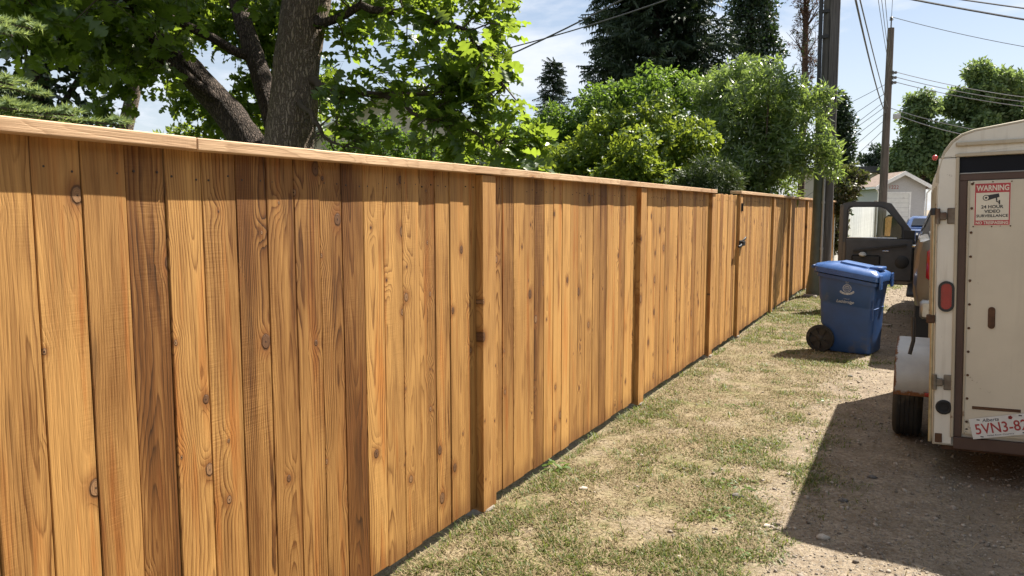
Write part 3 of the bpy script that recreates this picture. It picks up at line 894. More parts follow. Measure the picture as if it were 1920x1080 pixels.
def lobes_points(lobes,n,shell=.45,seed=0,gap=.47,gs=1.1):
    """points in the ellipsoids, gathered near their skins, thinned by noise so that the sky shows through"""
    r=np.random.default_rng(seed); L=np.array(lobes,float)
    wts=(L[:,3]*L[:,4]+L[:,4]*L[:,5]+L[:,3]*L[:,5]); wts/=wts.sum()
    k=r.choice(len(L),size=n*3,p=wts)
    d=r.normal(size=(n*3,3)); d/=np.linalg.norm(d,axis=1,keepdims=True)
    rad=shell+(1-shell)*r.random(n*3)**.7
    bump=.78+.5*fbm(np.arctan2(d[:,1],d[:,0])*2.2+k*7,d[:,2]*3.1+k*3,seed,3)
    P=L[k,:3]+d*L[k,3:6]*(rad*bump)[:,None]
    s=gs/np.mean(L[:,3:6])
    keep=(fbm(P[:,0]*s+P[:,2]*s*.7,P[:,1]*s-P[:,2]*s*.6+5,seed+9,3)+.12*r.normal(size=len(P)))>gap-.1
    P=P[keep][:n]; D=d[keep][:n]
    return P,D,r

def sublobes(lobes,k,frac,seed):
    """break each mass into smaller clumps on its skin, so that it lights and shades in clumps"""
    r=np.random.default_rng(seed); out=[]
    for l in lobes:
        l=np.array(l,float); out.append(np.concatenate([l[:3],l[3:6]*.62]))
        for i in range(k):
            d=r.normal(size=3); d/=np.linalg.norm(d)
            out.append(np.concatenate([l[:3]+d*l[3:6]*r.uniform(.62,.95),np.full(3,l[3:6].mean())*frac*r.uniform(.6,1.25)*np.array([1,1,.8])]))
    return [tuple(o) for o in out]
def crown(name,parent,lobes,n,tmpl,size,mat,seed=0,shell=.45,gap=.47,outw=.5,up=.6,droop=0.,gs=1.1,minz=None,rest=None,sub=0,frac=.38):
    if sub: lobes=sublobes(lobes,sub,frac,seed)
    P,D,r=lobes_points(lobes,n,shell,seed,gap,gs)
    if minz is not None:
        k=P[:,2]>minz; P=P[k]; D=D[k]
    N=len(P)
    nrm=r.normal(size=(N,3))*.75+D*outw+np.array([0,0,up])
    tan=r.normal(size=(N,3))*.7+D*.8+np.array([0,0,-droop])
    rt=frames(nrm,tan)
    me=scatter(name,tmpl[0],tmpl[1],mat,P,rt,size*r.uniform(.7,1.25,N))
    o=link(name,me,parent); o['kind']='stuff' if parent is not None else 'thing'
    if parent is not None:
        me.transform(Matrix.Translation(-parent.location))
    return o
def trunk(parent,pts,rads,mat,name='trunk',n=12):
    m=MB(); m.tube(pts,rads,n); return m.build(name,mat,parent,60)
def shrub_stems(parent,base,tops,r,mat,name='stem'):
    m=MB()
    for tp in tops:
        if tp[0]>-2.4 and base[0]<-2.5: continue
        b=Vector(base)+Vector((random.uniform(-.2,.2),random.uniform(-.2,.2),0)); tp=Vector(tp)
        mid=b.lerp(tp,.5)+Vector((random.uniform(-.15,.15),random.uniform(-.15,.15),0))
        m.tube([b,mid,tp],[r,r*.7,r*.3],7)
    return m.build(name,mat,parent,60)

# ---- shrubs and hedge along the back of the fence
def shrub(name,label,cat,lobes,n,tmpl,size,mat,seed,group=None,base=None,**kw):
    L=np.array(lobes); b=base or (float(L[:,0].mean()),float(L[:,1].mean()),0)
    e=empty(name,b,label,cat,group)
    crown('crown',e,lobes,n,tmpl,size,mat,seed,**kw)
    shrub_stems(e,b,[tuple(l[:3]) for l in lobes],.035,M['twig'])
    return e
CL_OVAL=clump_template(5,OVAL,.9,3); CL_LANCE=clump_template(6,LANCE,.8,4); CL_SM=clump_template(7,OVAL,1.6,6)
shrub('lilac_shrub','bright lime-green leafy shrub lit by the sun in the middle of the hedge','shrub',
  [(-4.21,10.97,2.68,.59,.55,.50),(-3.6,11.63,2.72,.71,.64,.52),(-3.74,10.83,2.25,.87,.78,.50),(-4.63,11.05,2.3,.47,.5,.42),(-3.1,11.6,2.2,.5,.5,.5),(-4.0,11,1.4,1.,.8,.9),(-5.2,11.2,2.2,.5,.5,.5),(-5.9,11.0,1.9,.6,.5,.6),(-3.05,11.9,2.6,.4,.4,.45)],8200,CL_OVAL,.078,M['lime_leaf'],21,gap=.32,up=.7,shell=.6,sub=11)
shrub('garden_shrub','tall green shrub with small glossy leaves behind the lime-green shrub','shrub',
  [(-5.98,15.26,3.70,.70,.6,.55),(-5.22,15.68,3.9,.85,.74,.65),(-4.53,16.03,3.84,.77,.69,.7),(-5.67,15.37,3.1,1.,.9,.7),(-4.6,15.9,3.0,1.,.8,.9),(-6.9,14.9,3.2,.7,.6,.6),(-6.4,15.1,3.25,.8,.6,.6),(-7.5,14.6,2.9,.8,.6,.7),(-8.3,14.2,2.6,.8,.6,.7),(-6.8,14.9,2.2,1.2,.7,1.),(-5.4,15.5,1.6,1.6,.8,1.5)],8600,CL_OVAL,.085,M['lilac_leaf'],22,gap=.32,shell=.6,sub=11)
shrub('willow_shrub','big silvery willow-like shrub hanging over the fence beside the near utility pole','shrub',
  [(-2.98,15.23,3.6,.85,.8,.75),(-3.39,14.95,3.0,.8,.72,.85),(-2.42,15.0,3.3,.62,.55,.72),(-2.25,14.9,2.75,.55,.5,.62),(-2.75,15.0,2.5,.85,.6,.6),(-3.73,15.43,3.8,.5,.45,.5),(-3.08,15.22,4.05,.4,.36,.42),(-2.02,14.45,2.95,.34,.32,.58),(-2.12,14.6,3.55,.33,.3,.42),(-1.85,14.42,2.42,.25,.22,.34),(-2.45,14.5,3.9,.48,.4,.38),(-1.50,14.55,2.75,.26,.24,.5),(-1.36,14.58,2.33,.18,.17,.28),(-1.62,14.65,3.4,.26,.23,.4),(-3.2,15.3,1.6,.8,.8,1.2),(-2.75,14.6,2.05,.5,.45,.5),(-2.6,15.5,2.0,.45,.5,.6),(-3.5,14.7,2.1,.6,.5,.6)],6500,CL_LANCE,.13,M['willow_leaf'],23,gap=.30,up=.35,shell=.55,droop=.1,sub=11)
shrub('juniper_bush','rounded dark juniper bush peeping over the fence in front of the willow-like shrub','bush',
  [(-2.50,10.6,2.02,.40,.36,.27),(-2.75,10.4,1.92,.26,.25,.20),(-2.38,10.95,1.92,.20,.22,.22),(-2.6,10.6,1.2,.42,.42,.9)],2600,clump_template(9,blade_template(.10),.7,8,1.),.075,M['juniper'],24,gap=.30,shell=.75,outw=.2,up=.1)
shrub('dark_bush','dark fine-leaved bush beside the oak trunk under its branches','bush',
  [(-5.97,7.16,2.15,.43,.39,.36),(-5.85,7.81,2.36,.37,.33,.33),(-5.5,8.01,2.25,.37,.33,.3),(-5.9,7.5,1.3,.8,.7,1.1),(-5.7,7.3,2.05,.68,.61,.3)],3000,CL_SM,.05,M['lilac_leaf'],25,gap=.33,shell=.6,sub=11)
shrub('leafy_shrub','mid-green shrub below the tip of the oak branch','shrub',
  [(-5.3,8.85,2.28,.55,.49,.42),(-4.9,9.37,2.2,.55,.49,.36),(-5.65,8.65,2.1,.41,.37,.3),(-5.1,9.3,1.3,.9,.6,1.)],2600,CL_OVAL,.075,M['lime_leaf'],26,gap=.34,shell=.6,sub=11)
shrub('bronze_bush','bush with bronze and green leaves just right of the near utility pole','bush',
  [(-1.80,22.97,2.22,.50,.45,.58),(-1.62,23.1,2.5,.32,.29,.36),(-1.95,22.83,1.75,.34,.32,.36),(-2.2,23.2,1.2,.4,.4,.8)],1500,CL_OVAL,.10,M['red_leaf'],27,gap=.36,shell=.6,sub=11,base=(-2.2,23.2,0))
for k,(yy,sz) in enumerate(((8.0,.5),(9.6,.55),(12.6,.6),(13.4,.6))):
    pass

# ---- spruces
def spruce_tree(name,label,base,H,r0,zlow,nwh,mat,seed,per=9,spr=9,size=.30,group=None,top_only=None,trunk_r=.22):
    r=np.random.default_rng(seed); e=empty(name,base,label,'tree',group)
    B=np.array(base); m=MB()
    P=[];Dv=[];br=MB()
    for i in range(nwh):
        t=i/(nwh-1); z=zlow+(H-zlow)*t**.95
        rad=r0*(1-t)**.85*r.uniform(.82,1.12)+.12
        for j in range(per):
            a=r.uniform(0,2*math.pi); L=rad*r.uniform(.7,1.08); dr=r.uniform(.10,.30)
            pts=[]
            for s in (0,.35,.7,1.):
                pts.append(B+np.array([math.cos(a)*L*s,math.sin(a)*L*s,z-dr*L*s*(1.35-.55*s)]))
            if t<.97: br.tube([tuple(q) for q in pts],[.03*(1-t)+.01,.02,.012,.004],4,False)
            k=max(3,int(spr*(L/r0+.25)))
            for s in np.linspace(.18,1.,k):
                q=pts[0]+(pts[-1]-pts[0])*s; q[2]=z-dr*L*s*(1.35-.55*s)
                for side in (-1,1,0):
                    P.append(q+r.normal(size=3)*.06)
                    dv=np.array([math.cos(a+side*.9),math.sin(a+side*.9),-.35+r.normal()*.25]); Dv.append(dv)
                if r.random()<.5: P.append(q+r.normal(size=3)*.12-np.array([0,0,.12])); Dv.append(np.array([math.cos(a)*.4,math.sin(a)*.4,-1.])+r.normal(size=3)*.3)
    P=np.array(P);Dv=np.array(Dv)
    # a spray: a flat hanging twig with needles
    tv,tf=[],[]
    for q in range(9):
        x=q/9; 
        for s in (-1,1):
            o=len(tv); tv+=[(x,0,-.1*x),(x+.16,0,-.12*x),(x+.20,s*.17*(1.1-x),-.06-.22*x)]; tf.append((o,o+1,o+2))
    for q in range(5):
        o=len(tv); x=.15+q*.18; tv+=[(x,0,-.1*x),(x+.10,.02,-.1*x),(x+.06,0,-.42)]; tf.append((o,o+1,o+2))
    rt=frames(np.tile([0,0,1.],(len(P),1))+r.normal(size=P.shape)*.35,Dv)
    me=scatter('crown',tv,tf,mat,P,rt,size*r.uniform(.7,1.3,len(P))); me.transform(Matrix.Translation(-e.location))
    o=link('crown',me,e); o['kind']='stuff'
    br.build('branch',M['dark_bark'],e)['kind']='stuff'
    trunk(e,[(B[0],B[1],B[2]-.1),(B[0],B[1],B[2]+H*.5),(B[0],B[1],B[2]+H)],[trunk_r,trunk_r*.6,.02],M['dark_bark'],n=10)
    return e
spruce_tree('spruce_tree','large dark spruce with drooping boughs rising above the lime-green shrub',(-8.62,27.6,0),19.,2.42,6.0,38,M['spruce'],31,11,11,.50)
spruce_tree('spruce_tree','small distant blue-grey spruce whose tip shows against the sky right of the oak',(-17.05,37.2,0),9.1,1.35,1.8,22,M['spruce'],32,7,5,.42,trunk_r=.12)
# ---- narrow poplars
def column_tree(label,base,lobes,n,size,mat,seed,tr,name='poplar_tree',gap=.30,group=None,tmpl=None):
    e=empty(name,base,label,'tree',group)
    crown('crown',e,lobes,n,tmpl or CL_SM,size,mat,seed,gap=gap,shell=.5,up=.2,droop=.3,gs=1.6)
    L=np.array(lobes); top=float((L[:,2]+L[:,5]).max())
    trunk(e,[(base[0],base[1],-.1),(base[0],base[1],top*.5),(base[0],base[1],top*.93)],[tr,tr*.7,.03],M['dark_bark'],n=9)
    return e
column_tree('tall dark columnar poplar right of the spruce, its top out of the picture',(-6.55,33.9,0),
  [(-6.50,34.,11.6,1.05,1.0,4.2),(-6.5,33.8,9.2,.88,.85,2.4),(-6.4,33.9,15.,.8,.8,3.)],2600,.16,M['poplar_leaf'],41,.20)
column_tree('short narrow young poplar between the tall poplar and the dead tree',(-5.64,34.1,0),[(-5.64,34.07,7.2,.46,.44,1.9),(-5.7,34.1,5.5,.5,.5,1.5)],900,.13,M['poplar_leaf'],42,.08,gap=.36)
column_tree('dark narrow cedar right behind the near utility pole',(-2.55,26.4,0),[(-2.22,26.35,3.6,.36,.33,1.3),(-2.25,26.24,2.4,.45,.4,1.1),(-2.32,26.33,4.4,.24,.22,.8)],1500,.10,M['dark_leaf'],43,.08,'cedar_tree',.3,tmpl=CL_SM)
# ---- half dead pine by the pole
dt=empty('dead_tree',(-3.55,27.1,0),'half dead reddish tree with thin bare branches left of the near utility pole','tree')
trunk(dt,[(-3.45,27.0,-.1),(-3.47,27.0,5.4),(-3.50,27.1,7.),(-3.57,27.3,9.),(-3.6,27.4,11.5)],[.12,.095,.09,.075,.03],M['red_bark'],n=10)
r_=np.random.default_rng(51); bm2=MB(); DP=[]; GP=[]
for i in range(95):
    z=r_.uniform(4.4,10.5); a=r_.uniform(0,6.28); L=r_.uniform(.5,1.25)*(1.15-.05*z)
    p0=np.array([-3.5,27.1,z]); d=np.array([math.cos(a)*.55,math.sin(a)*.55,.95]); p1=p0+d*L*.5+r_.normal(size=3)*.06; p2=p0+d*L*np.array([1,1,1.05])+r_.normal(size=3)*.1
    bm2.tube([tuple(p0),tuple(p1),tuple(p2)],[.028,.016,.006],4,False)
    for q in range(4):
        s=r_.uniform(.3,1.); e0=p0+d*L*s; e1=e0+r_.normal(size=3)*.16+np.array([0,0,.18]); bm2.tube([tuple(e0),tuple(e1)],[.008,.003],3,False)
        tgt=DP if (r_.random()<.75) else GP
        for w in range(2): tgt.append(e1+r_.normal(size=3)*.07)
bm2.build('branch',M['red_bark'],dt)['kind']='stuff'
for arr,mt in ((DP,'dead_needle'),(GP,'poplar_leaf')):
    arr=np.array(arr); tm=clump_template(7,blade_template(.1),.3,9); rt=frames(r_.normal(size=arr.shape))
    me=scatter('crown',tm[0],tm[1],M[mt],arr,rt,.11*r_.uniform(.6,1.3,len(arr))); me.transform(Matrix.Translation(-dt.location)); o=link('crown',me,dt); o['kind']='stuff'
# ---- trees over the trailer roof, far to the right
def round_tree(label,base,lobes,n,size,mat,seed,tr,name='ash_tree',group=None,gap=.38):
    e=empty(name,base,label,'tree',group)
    crown('crown',e,lobes,n,clump_template(8,OVAL,1.5,seed),size,mat,seed,gap=gap,shell=.6,up=.6,gs=1.5,sub=9,frac=.36)
    m=MB(); B=Vector(base); z0=min(l[2]-l[5] for l in lobes)
    m.tube([(B.x,B.y,-.1),(B.x+.1,B.y,max(1.5,z0)),(B.x+.15,B.y,max(1.5,z0)+2)],[tr,tr*.8,tr*.5],9); m.build('trunk',M['dark_bark'],e,60)
    br=MB()
    for l in lobes: br.tube([(B.x+.1,B.y,max(1.5,z0)),((B.x+l[0])/2,(B.y+l[1])/2,(z0+l[2])/2+.4),l[:3]],[tr*.5,tr*.35,tr*.1],6,False)
    o=br.build('branch',M['dark_bark'],e,60); o['kind']='stuff'
    return e
round_tree('big rounded leafy tree rising highest above the trailer roof',(4.4,65.2,.2),
  [(3.95,65.34,10.1,2.1,1.9,1.75),(2.25,64.5,8.9,1.5,1.4,1.3),(5.4,65.89,8.4,1.9,1.8,1.6),(6.1,66.2,6.5,2.3,2.,1.9),(3.3,64.8,6.7,2.2,2.,1.5),(5,65.6,5.,2.4,2.,1.6)],4600,.27,M['ash_leaf'],61,.35,group='leafy trees beyond the garage')
round_tree('narrower leafy tree just right of the far utility pole, behind the garage roof',(-.1,62.9,.2),
  [(-.35,63.,8.5,1.05,1.,1.35),(-.55,62.73,6.5,1.2,1.1,1.6),(1.3,62.9,6.2,1.7,1.4,1.4),(.4,62.7,5.1,1.8,1.5,1.4),(-.9,62.5,4.5,1.4,1.3,1.1)],3600,.27,M['ash_leaf'],62,.28,group='leafy trees beyond the garage')
round_tree('low dark tree seen on both sides of the far utility pole above the flat roof',(-2.5,69.5,.2),
  [(-3.1,69.2,5.5,1.1,1.,1.1),(-1.5,70,5.5,1.2,1.,1.3),(-2.2,69.6,4.3,1.6,1.3,1.3),(.6,70.,4.6,1.8,1.5,1.8)],2200,.24,M['poplar_leaf'],63,.22,group='leafy trees beyond the garage')

# ---- dark leafy tree at the far left, seen against the sky
lt_=empty('garden_tree',(-9.6,6.3,0),'dark small-leaved tree against the sky at the left edge behind the blue spruce','tree')
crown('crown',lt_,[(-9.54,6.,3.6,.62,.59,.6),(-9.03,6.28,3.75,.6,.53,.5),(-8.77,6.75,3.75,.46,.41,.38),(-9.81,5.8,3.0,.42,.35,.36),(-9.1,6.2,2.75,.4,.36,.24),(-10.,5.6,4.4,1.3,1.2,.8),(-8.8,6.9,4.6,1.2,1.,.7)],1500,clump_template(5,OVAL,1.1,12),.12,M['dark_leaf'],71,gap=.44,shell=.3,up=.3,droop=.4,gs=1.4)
trunk(lt_,[(-9.9,5.9,-.1),(-9.75,5.95,2.6),(-9.7,6.,3.6),(-9.6,6.1,5.2)],[.16,.12,.10,.05],M['dark_bark'])
trunk(lt_,[(-9.8,5.95,2.4),(-9.3,6.2,3.2),(-8.9,6.6,4.0)],[.05,.035,.015],M['dark_bark'],'branch',7)
lp=empty('leaning_trunk',(-10.1,7.2,0),'bare leaning trunk against the sky between the oak limb and the dark leafy tree','tree')
trunk(lp,[(-10.22,7.2,-.1),(-10.05,7.36,2.7),(-9.89,7.54,3.67),(-9.7,7.7,5.)],[.13,.105,.09,.07],M['oak_bark'])

# ---- the oak
oak=empty('oak_tree',(-5.1,5.4,0),'big oak with rough grey-brown trunk, forked limbs and lobed leaves leaning over the cedar fence','tree')
def ridged(pts,rads,name,mat=M['oak_bark'],n=30):
    """a trunk with an uneven furrowed skin"""
    P=[Vector(p) for p in pts]; st=[]; 
    for i in range(len(P)-1):
        for k in range(10): st.append((P[i].lerp(P[i+1],k/10), rads[i]+(rads[i+1]-rads[i])*k/10))
    st.append((P[-1],rads[-1]))
    m=MB(); m.tube([s[0] for s in st],[s[1] for s in st],n,True)
    vs=[]
    for i,v in enumerate(m.v):
        c=st[i//n][0]; d=Vector(v)-c; a=i%n
        f=1+.055*(vnoise(np.array([a*.9]),np.array([i//n*.55]),5)[0]-.5)*2+.05*(vnoise(np.array([a*.3]),np.array([i//n*.16]),6)[0]-.5)*2
        vs.append(tuple(c+d*float(f)))
    m.v=vs
    return m.build(name,mat,oak,70)
ridged([(-5.12,5.32,-.1),(-5.1,5.36,1.2),(-5.07,5.36,2.21),(-5.03,5.47,3.02),(-4.96,5.6,3.79),(-4.9,5.75,5.2),(-4.85,5.9,7.0)],[.32,.25,.214,.203,.21,.175,.11],'trunk')
ridged([(-5.35,5.36,1.7),(-5.45,5.34,2.12),(-5.72,5.28,2.5),(-6.12,5.03,3.04),(-6.6,4.7,3.5),(-7.4,4.2,4.2)],[.165,.155,.138,.12,.10,.05],'limb',M['dark_bark'],n=22)  # both limbs: shade put into the colour, darker bark than the trunk
ridged([(-5.3,5.5,1.9),(-5.54,5.7,2.4),(-5.80,5.78,2.9),(-6.1,5.85,3.5),(-6.5,5.9,4.6)],[.13,.115,.10,.09,.05],'limb',M['dark_bark'],n=20)
BR=[ # main boughs of the oak as they show above the fence
 ([(-4.98,5.55,3.4),(-4.73,5.42,3.22),(-4.3,5.45,3.33),(-3.89,5.53,3.28),(-3.35,5.62,3.08),(-3.12,5.62,2.84),(-3.0,5.61,2.55)],[.05,.042,.035,.027,.02,.013,.006]),
 ([(-5.0,5.45,2.85),(-4.71,5.37,2.68),(-4.14,5.54,2.60),(-3.51,5.65,2.59),(-2.97,5.69,2.44)],[.045,.038,.027,.018,.006]),
 ([(-5.02,5.4,2.6),(-4.57,5.08,2.43),(-4.44,5.12,2.23),(-4.28,5.2,2.10)],[.028,.022,.015,.006]),
 ([(-4.95,5.6,3.7),(-4.5,5.7,3.75),(-3.9,5.8,3.7),(-3.3,5.85,3.55),(-2.95,5.8,3.3)],[.05,.04,.03,.02,.006]),
 ([(-4.95,5.6,3.9),(-4.3,5.4,4.2),(-3.6,5.4,4.25),(-3.0,5.5,4.0)],[.06,.045,.03,.008]),
 ([(-5.7,5.3,2.5),(-5.9,4.7,2.95),(-5.6,4.2,3.25),(-5.2,3.8,3.3)],[.06,.045,.03,.01]),
 ([(-6.1,5.03,3.04),(-6.2,4.3,3.2),(-6.0,3.7,3.2),(-5.6,3.3,3.1)],[.06,.04,.03,.01]),
 ([(-5.0,5.5,3.5),(-5.2,4.9,3.7),(-5.1,4.3,3.65),(-4.8,3.9,3.5)],[.06,.045,.03,.01]),
 ([(-4.95,5.6,4.3),(-4.9,4.9,4.6),(-4.5,4.4,4.5),(-4.2,4.1,4.2)],[.06,.045,.03,.01]),
 ([(-6.4,4.8,3.4),(-7.0,4.6,3.5),(-7.4,4.7,3.4),(-7.6,4.9,3.2)],[.05,.04,.03,.01]),
 ([(-5.9,5.8,3.1),(-6.3,5.2,3.4),(-6.5,4.8,3.35),(-6.6,4.4,3.2)],[.05,.04,.03,.01]),
 ([(-4.14,5.54,2.60),(-3.7,5.5,2.38),(-3.2,5.55,2.22),(-2.78,5.6,2.12)],[.02,.016,.01,.004]),
 ([(-4.9,5.7,5.2),(-4.2,5.6,5.6),(-3.6,5.4,5.5)],[.07,.05,.02]),
 ([(-4.9,5.7,5.0),(-5.4,4.8,5.4),(-5.6,4.0,5.3)],[.07,.05,.02]),
 ([(-6.5,5.9,4.6),(-6.9,5.2,5.2),(-7.2,4.6,5.2)],[.06,.05,.02]),
]
ro=np.random.default_rng(81)
LP=[];LD=[];LN_=[]
def leaves_at(tip,d,k):
    for i in range(k):
        a=ro.normal(size=3)*.75+d*.9+np.array([0,0,-.35]); a/=np.linalg.norm(a)
        LP.append(tip+ro.normal(size=3)*.025-d*ro.uniform(0,.10)); LD.append(a)
        nn=ro.normal(size=3)*.55+np.array([.1,.15,.9]); LN_.append(nn)
tw=MB()
for bi,(pts,rads) in enumerate(BR):
    m=MB(); 
    P=[np.array(p) for p in pts]
    fine=[];fr=[]
    for i in range(len(P)-1):
        for k in range(4):
            t=k/4; fine.append(P[i]*(1-t)+P[i+1]*t+ro.normal(size=3)*.012*(1 if i+k>0 else 0)); fr.append(rads[i]*(1-t)+rads[i+1]*t)
    fine.append(P[-1]); fr.append(rads[-1])
    m.tube([tuple(p) for p in fine],fr,8); m.build('branch',M['twig'] if rads[0]<.05 else M['dark_bark'],oak,60)
    L=sum(np.linalg.norm(P[i+1]-P[i]) for i in range(len(P)-1))
    hidden=bi>=12
    ns=int(L*(13 if bi<5 or bi==11 else 12 if not hidden else 16)); 
    for s in range(ns):
        u=ro.uniform(.16 if bi<5 or bi==11 else .25,1.)*(len(fine)-1); i=int(min(u,len(fine)-2)); b0=fine[i]+(fine[i+1]-fine[i])*(u-i)
        ax=fine[i+1]-fine[i]; ax/=np.linalg.norm(ax)+1e-9
        d=ro.normal(size=3); d=d-ax*d.dot(ax)*.6+ax*.5; d[2]=d[2]*.6-.02; d/=np.linalg.norm(d)
        l=ro.uniform(.18,.5)*(1.35 if hidden else 1.)
        b1=b0+d*l*.55+np.array([0,0,.03]); b2=b0+d*l+np.array([0,0,-.06*l])
        if b2[0]/b2[1]>-.52 and b2[2]>2.38: continue
        tw.tube([tuple(b0),tuple(b1),tuple(b2)],[.008,.006,.003],4,False)
        leaves_at(b2,d,int(ro.integers(4,7)))
        if ro.random()<.75: leaves_at(b1,d,int(ro.integers(2,4)))
        for q in range(2):
            d2=d*.5+ro.normal(size=3)*.7; d2/=np.linalg.norm(d2); c0=b0+(b2-b0)*ro.uniform(.3,.8); c1=c0+d2*ro.uniform(.10,.28)
            if c1[0]/c1[1]>-.52 and c1[2]>2.38: continue
            tw.tube([tuple(c0),tuple(c1)],[.004,.002],3,False); leaves_at(c1,d2,int(ro.integers(3,6)))
tw.build('twig',M['twig'],oak)['kind']='stuff'
LP=np.array(LP);LD=np.array(LD);LN_=np.array(LN_)
ratio=LP[:,0]/LP[:,1]
keep=(LP[:,0]<-2.35)&(LP[:,2]>1.7)&~((ratio>-1.0)&(ratio<-.855)&(np.hypot(LP[:,0],LP[:,1])<7.3)&(LP[:,2]<4.4))&~((ratio>-.505)&(LP[:,2]>2.42))
LP,LD,LN_=LP[keep],LD[keep],LN_[keep]
lsz=ro.uniform(.115,.225,len(LP)); lfr=frames(LN_,LD)
# the leaves nearest the lane are separate objects, the rest one crown
camd=np.linalg.norm(LP-np.array([0,0,1.62]),axis=1)
vis=(LP[:,2]<1.62+(np.hypot(LP[:,0],LP[:,1]))*.26)
score=np.where(vis,lsz/camd,0); order=np.argsort(-score); big=order[:280]; rest=order[280:]
for part,(tm) in enumerate((OAK,OAKB,OAKC)):
    sel=rest[part::3]
    me=scatter('crown',tm[0],tm[1],M['oak_leaf'],LP[sel],lfr[sel],lsz[sel]); me.transform(Matrix.Translation(-oak.location))
    o=link('crown',me,oak); o['kind']='stuff'
lme=[np_mesh('leaf',tm[0],tm[1],M['oak_leaf']) for tm in (OAK,OAKB,OAKC)]
for k,i in enumerate(big):
    o=link('leaf',lme[k%3],oak); mt=Matrix(lfr[i].tolist()).to_4x4(); mt=mt@Matrix.Scale(float(lsz[i]),4); mt.translation=Vector(LP[i])-oak.location
    o.matrix_local=mt
crown('crown',oak,[(-6.65,6.36,3.62,.5,.45,.40),(-6.75,6.80,3.1,.32,.3,.36),(-6.95,6.0,3.8,.5,.45,.32),(-7.15,6.7,2.72,.30,.28,.22),(-6.95,5.6,3.7,.5,.45,.30),(-7.5,5.2,3.85,.55,.5,.28),(-8.0,4.4,3.9,.6,.5,.3),(-6.5,6.8,3.85,.4,.4,.4),(-5.5,7.2,3.95,.4,.4,.35),(-6.0,6.4,3.9,.5,.5,.35),(-6.6,6.9,3.45,.4,.35,.35),(-6.3,7.1,3.0,.3,.3,.35),(-7.35,6.2,2.95,.25,.25,.3),(-7.1,6.5,2.7,.25,.25,.3)],4000,OAK,.16,M['oak_leaf'],83,gap=.34,shell=.1,up=.5,droop=.3)
crown('crown',oak,[(-6.97,4.79,2.98,.23,.2,.18),(-6.86,5.06,2.87,.15,.14,.2),(-7.21,4.7,3.28,.3,.27,.18),(-6.45,5.08,3.13,.23,.2,.23),(-6.92,4.89,2.65,.13,.11,.1),(-7.28,4.45,3.43,.3,.27,.15)],420,OAK,.17,M['oak_leaf'],84,gap=.30,shell=.1,up=.3,droop=.7)
crown('crown',oak,[(-4.37,5.71,3.1,.26,.23,.21),(-4.57,5.58,2.86,.17,.15,.24),(-4.16,6.06,3.24,.28,.26,.21),(-4.27,5.72,2.77,.28,.26,.19),(-4.64,5.6,3.33,.19,.17,.19),(-3.71,6.07,3.24,.28,.26,.21),(-3.94,5.9,2.77,.33,.3,.24),(-3.52,6.12,2.77,.21,.19,.24)],130,OAK,.175,M['oak_leaf'],85,gap=.40,shell=.1,up=.5,droop=.3)
shrub('back_bush','sunlit leafy bush seen in the gap between the two leaning oak limbs','shrub',[(-7.6,7.0,2.7,.40,.36,.32),(-8.05,6.7,2.45,.34,.3,.28),(-7.1,7.2,2.6,.42,.4,.38),(-7.5,7.0,1.4,.6,.5,.9)],1500,CL_OVAL,.08,M['lime_leaf'],28,gap=.4,shell=.5,sub=6)
# upper crown of the oak above the picture, which shades the limbs below
crown('crown',oak,[(-5.2,5.2,6.2,2.,1.9,1.),(-6.6,4.6,5.6,1.5,1.5,.9),(-4.,5.4,6.4,1.5,1.4,.8),(-5.2,6.6,6.8,1.8,1.6,1.4),(-5,5.5,8.,2.4,2.2,1.5),(-6.8,5.9,6.2,1.5,1.4,1.2)],5200,OAK,.19,M['oak_leaf'],82,gap=.36,shell=.2)

# ---- blue spruce boughs close behind the fence at the left
bs=empty('blue_spruce',(-4.05,1.65,0),'young blue spruce at the left edge with soft grey-green boughs just above the fence cap','tree')
trunk(bs,[(-4.05,1.65,-.1),(-4.05,1.65,2.2),(-4.05,1.65,4.2)],[.09,.06,.015],M['dark_bark'])
rs=np.random.default_rng(91); NP_=[];ND=[];NN=[]
def bough(a,b,droop=.05,side=4):
    a=np.array(a);b=np.array(b); m=MB(); m.tube([tuple(a),tuple((a+b)/2+np.array([0,0,droop])),tuple(b)],[.012,.008,.004],6); m.build('branch',M['twig'],bs,60)
    axes=[(a,b)]
    for k in range(side):
        s=.25+.7*k/max(1,side-1)
        for sg in (-1,1):
            p=a+(b-a)*s+np.array([0,0,droop*(1-abs(2*s-1))]); dd=(b-a)/np.linalg.norm(b-a); sd=np.cross(dd,[0,0,1])*sg
            axes.append((p,p+(dd*.7+sd*.8)*(.16*(1.15-s)+.05)))
    for (p,q) in axes:
        n=int(np.linalg.norm(q-p)*1500)+30; t=rs.random(n)
        ax=(q-p)/(np.linalg.norm(q-p)+1e-9)
        pr=rs.normal(size=(n,3)); pr-=ax*(pr@ax)[:,None]; pr/=np.linalg.norm(pr,axis=1,keepdims=True)
        pr[:,2]=np.abs(pr[:,2])*.8+pr[:,2]*.2
        NP_.append(p+(q-p)*t[:,None]+np.array([0,0,droop*.3])); ND.append(pr*.8+ax*.75)
B0=np.array([-4.05,1.65,0])
for z,tips in ((1.98,[(-3.30,1.93,2.03),(-3.22,2.12,2.02),(-3.14,2.30,1.99),(-3.4,1.7,2.02),(-3.22,2.36,1.93),(-3.6,2.3,2.0)]),(2.2,[(-3.40,1.98,2.14),(-3.45,1.85,2.10),(-3.5,2.15,2.12)]),(2.42,[(-3.38,1.98,2.34),(-3.45,2.1,2.40),(-3.5,1.8,2.40)]),(2.7,[(-3.55,1.9,2.62),(-3.6,2.1,2.66)])):
    for tp in tips: bough(B0+np.array([0,0,z+.02]),tp)
NP_=np.concatenate(NP_);ND=np.concatenate(ND)
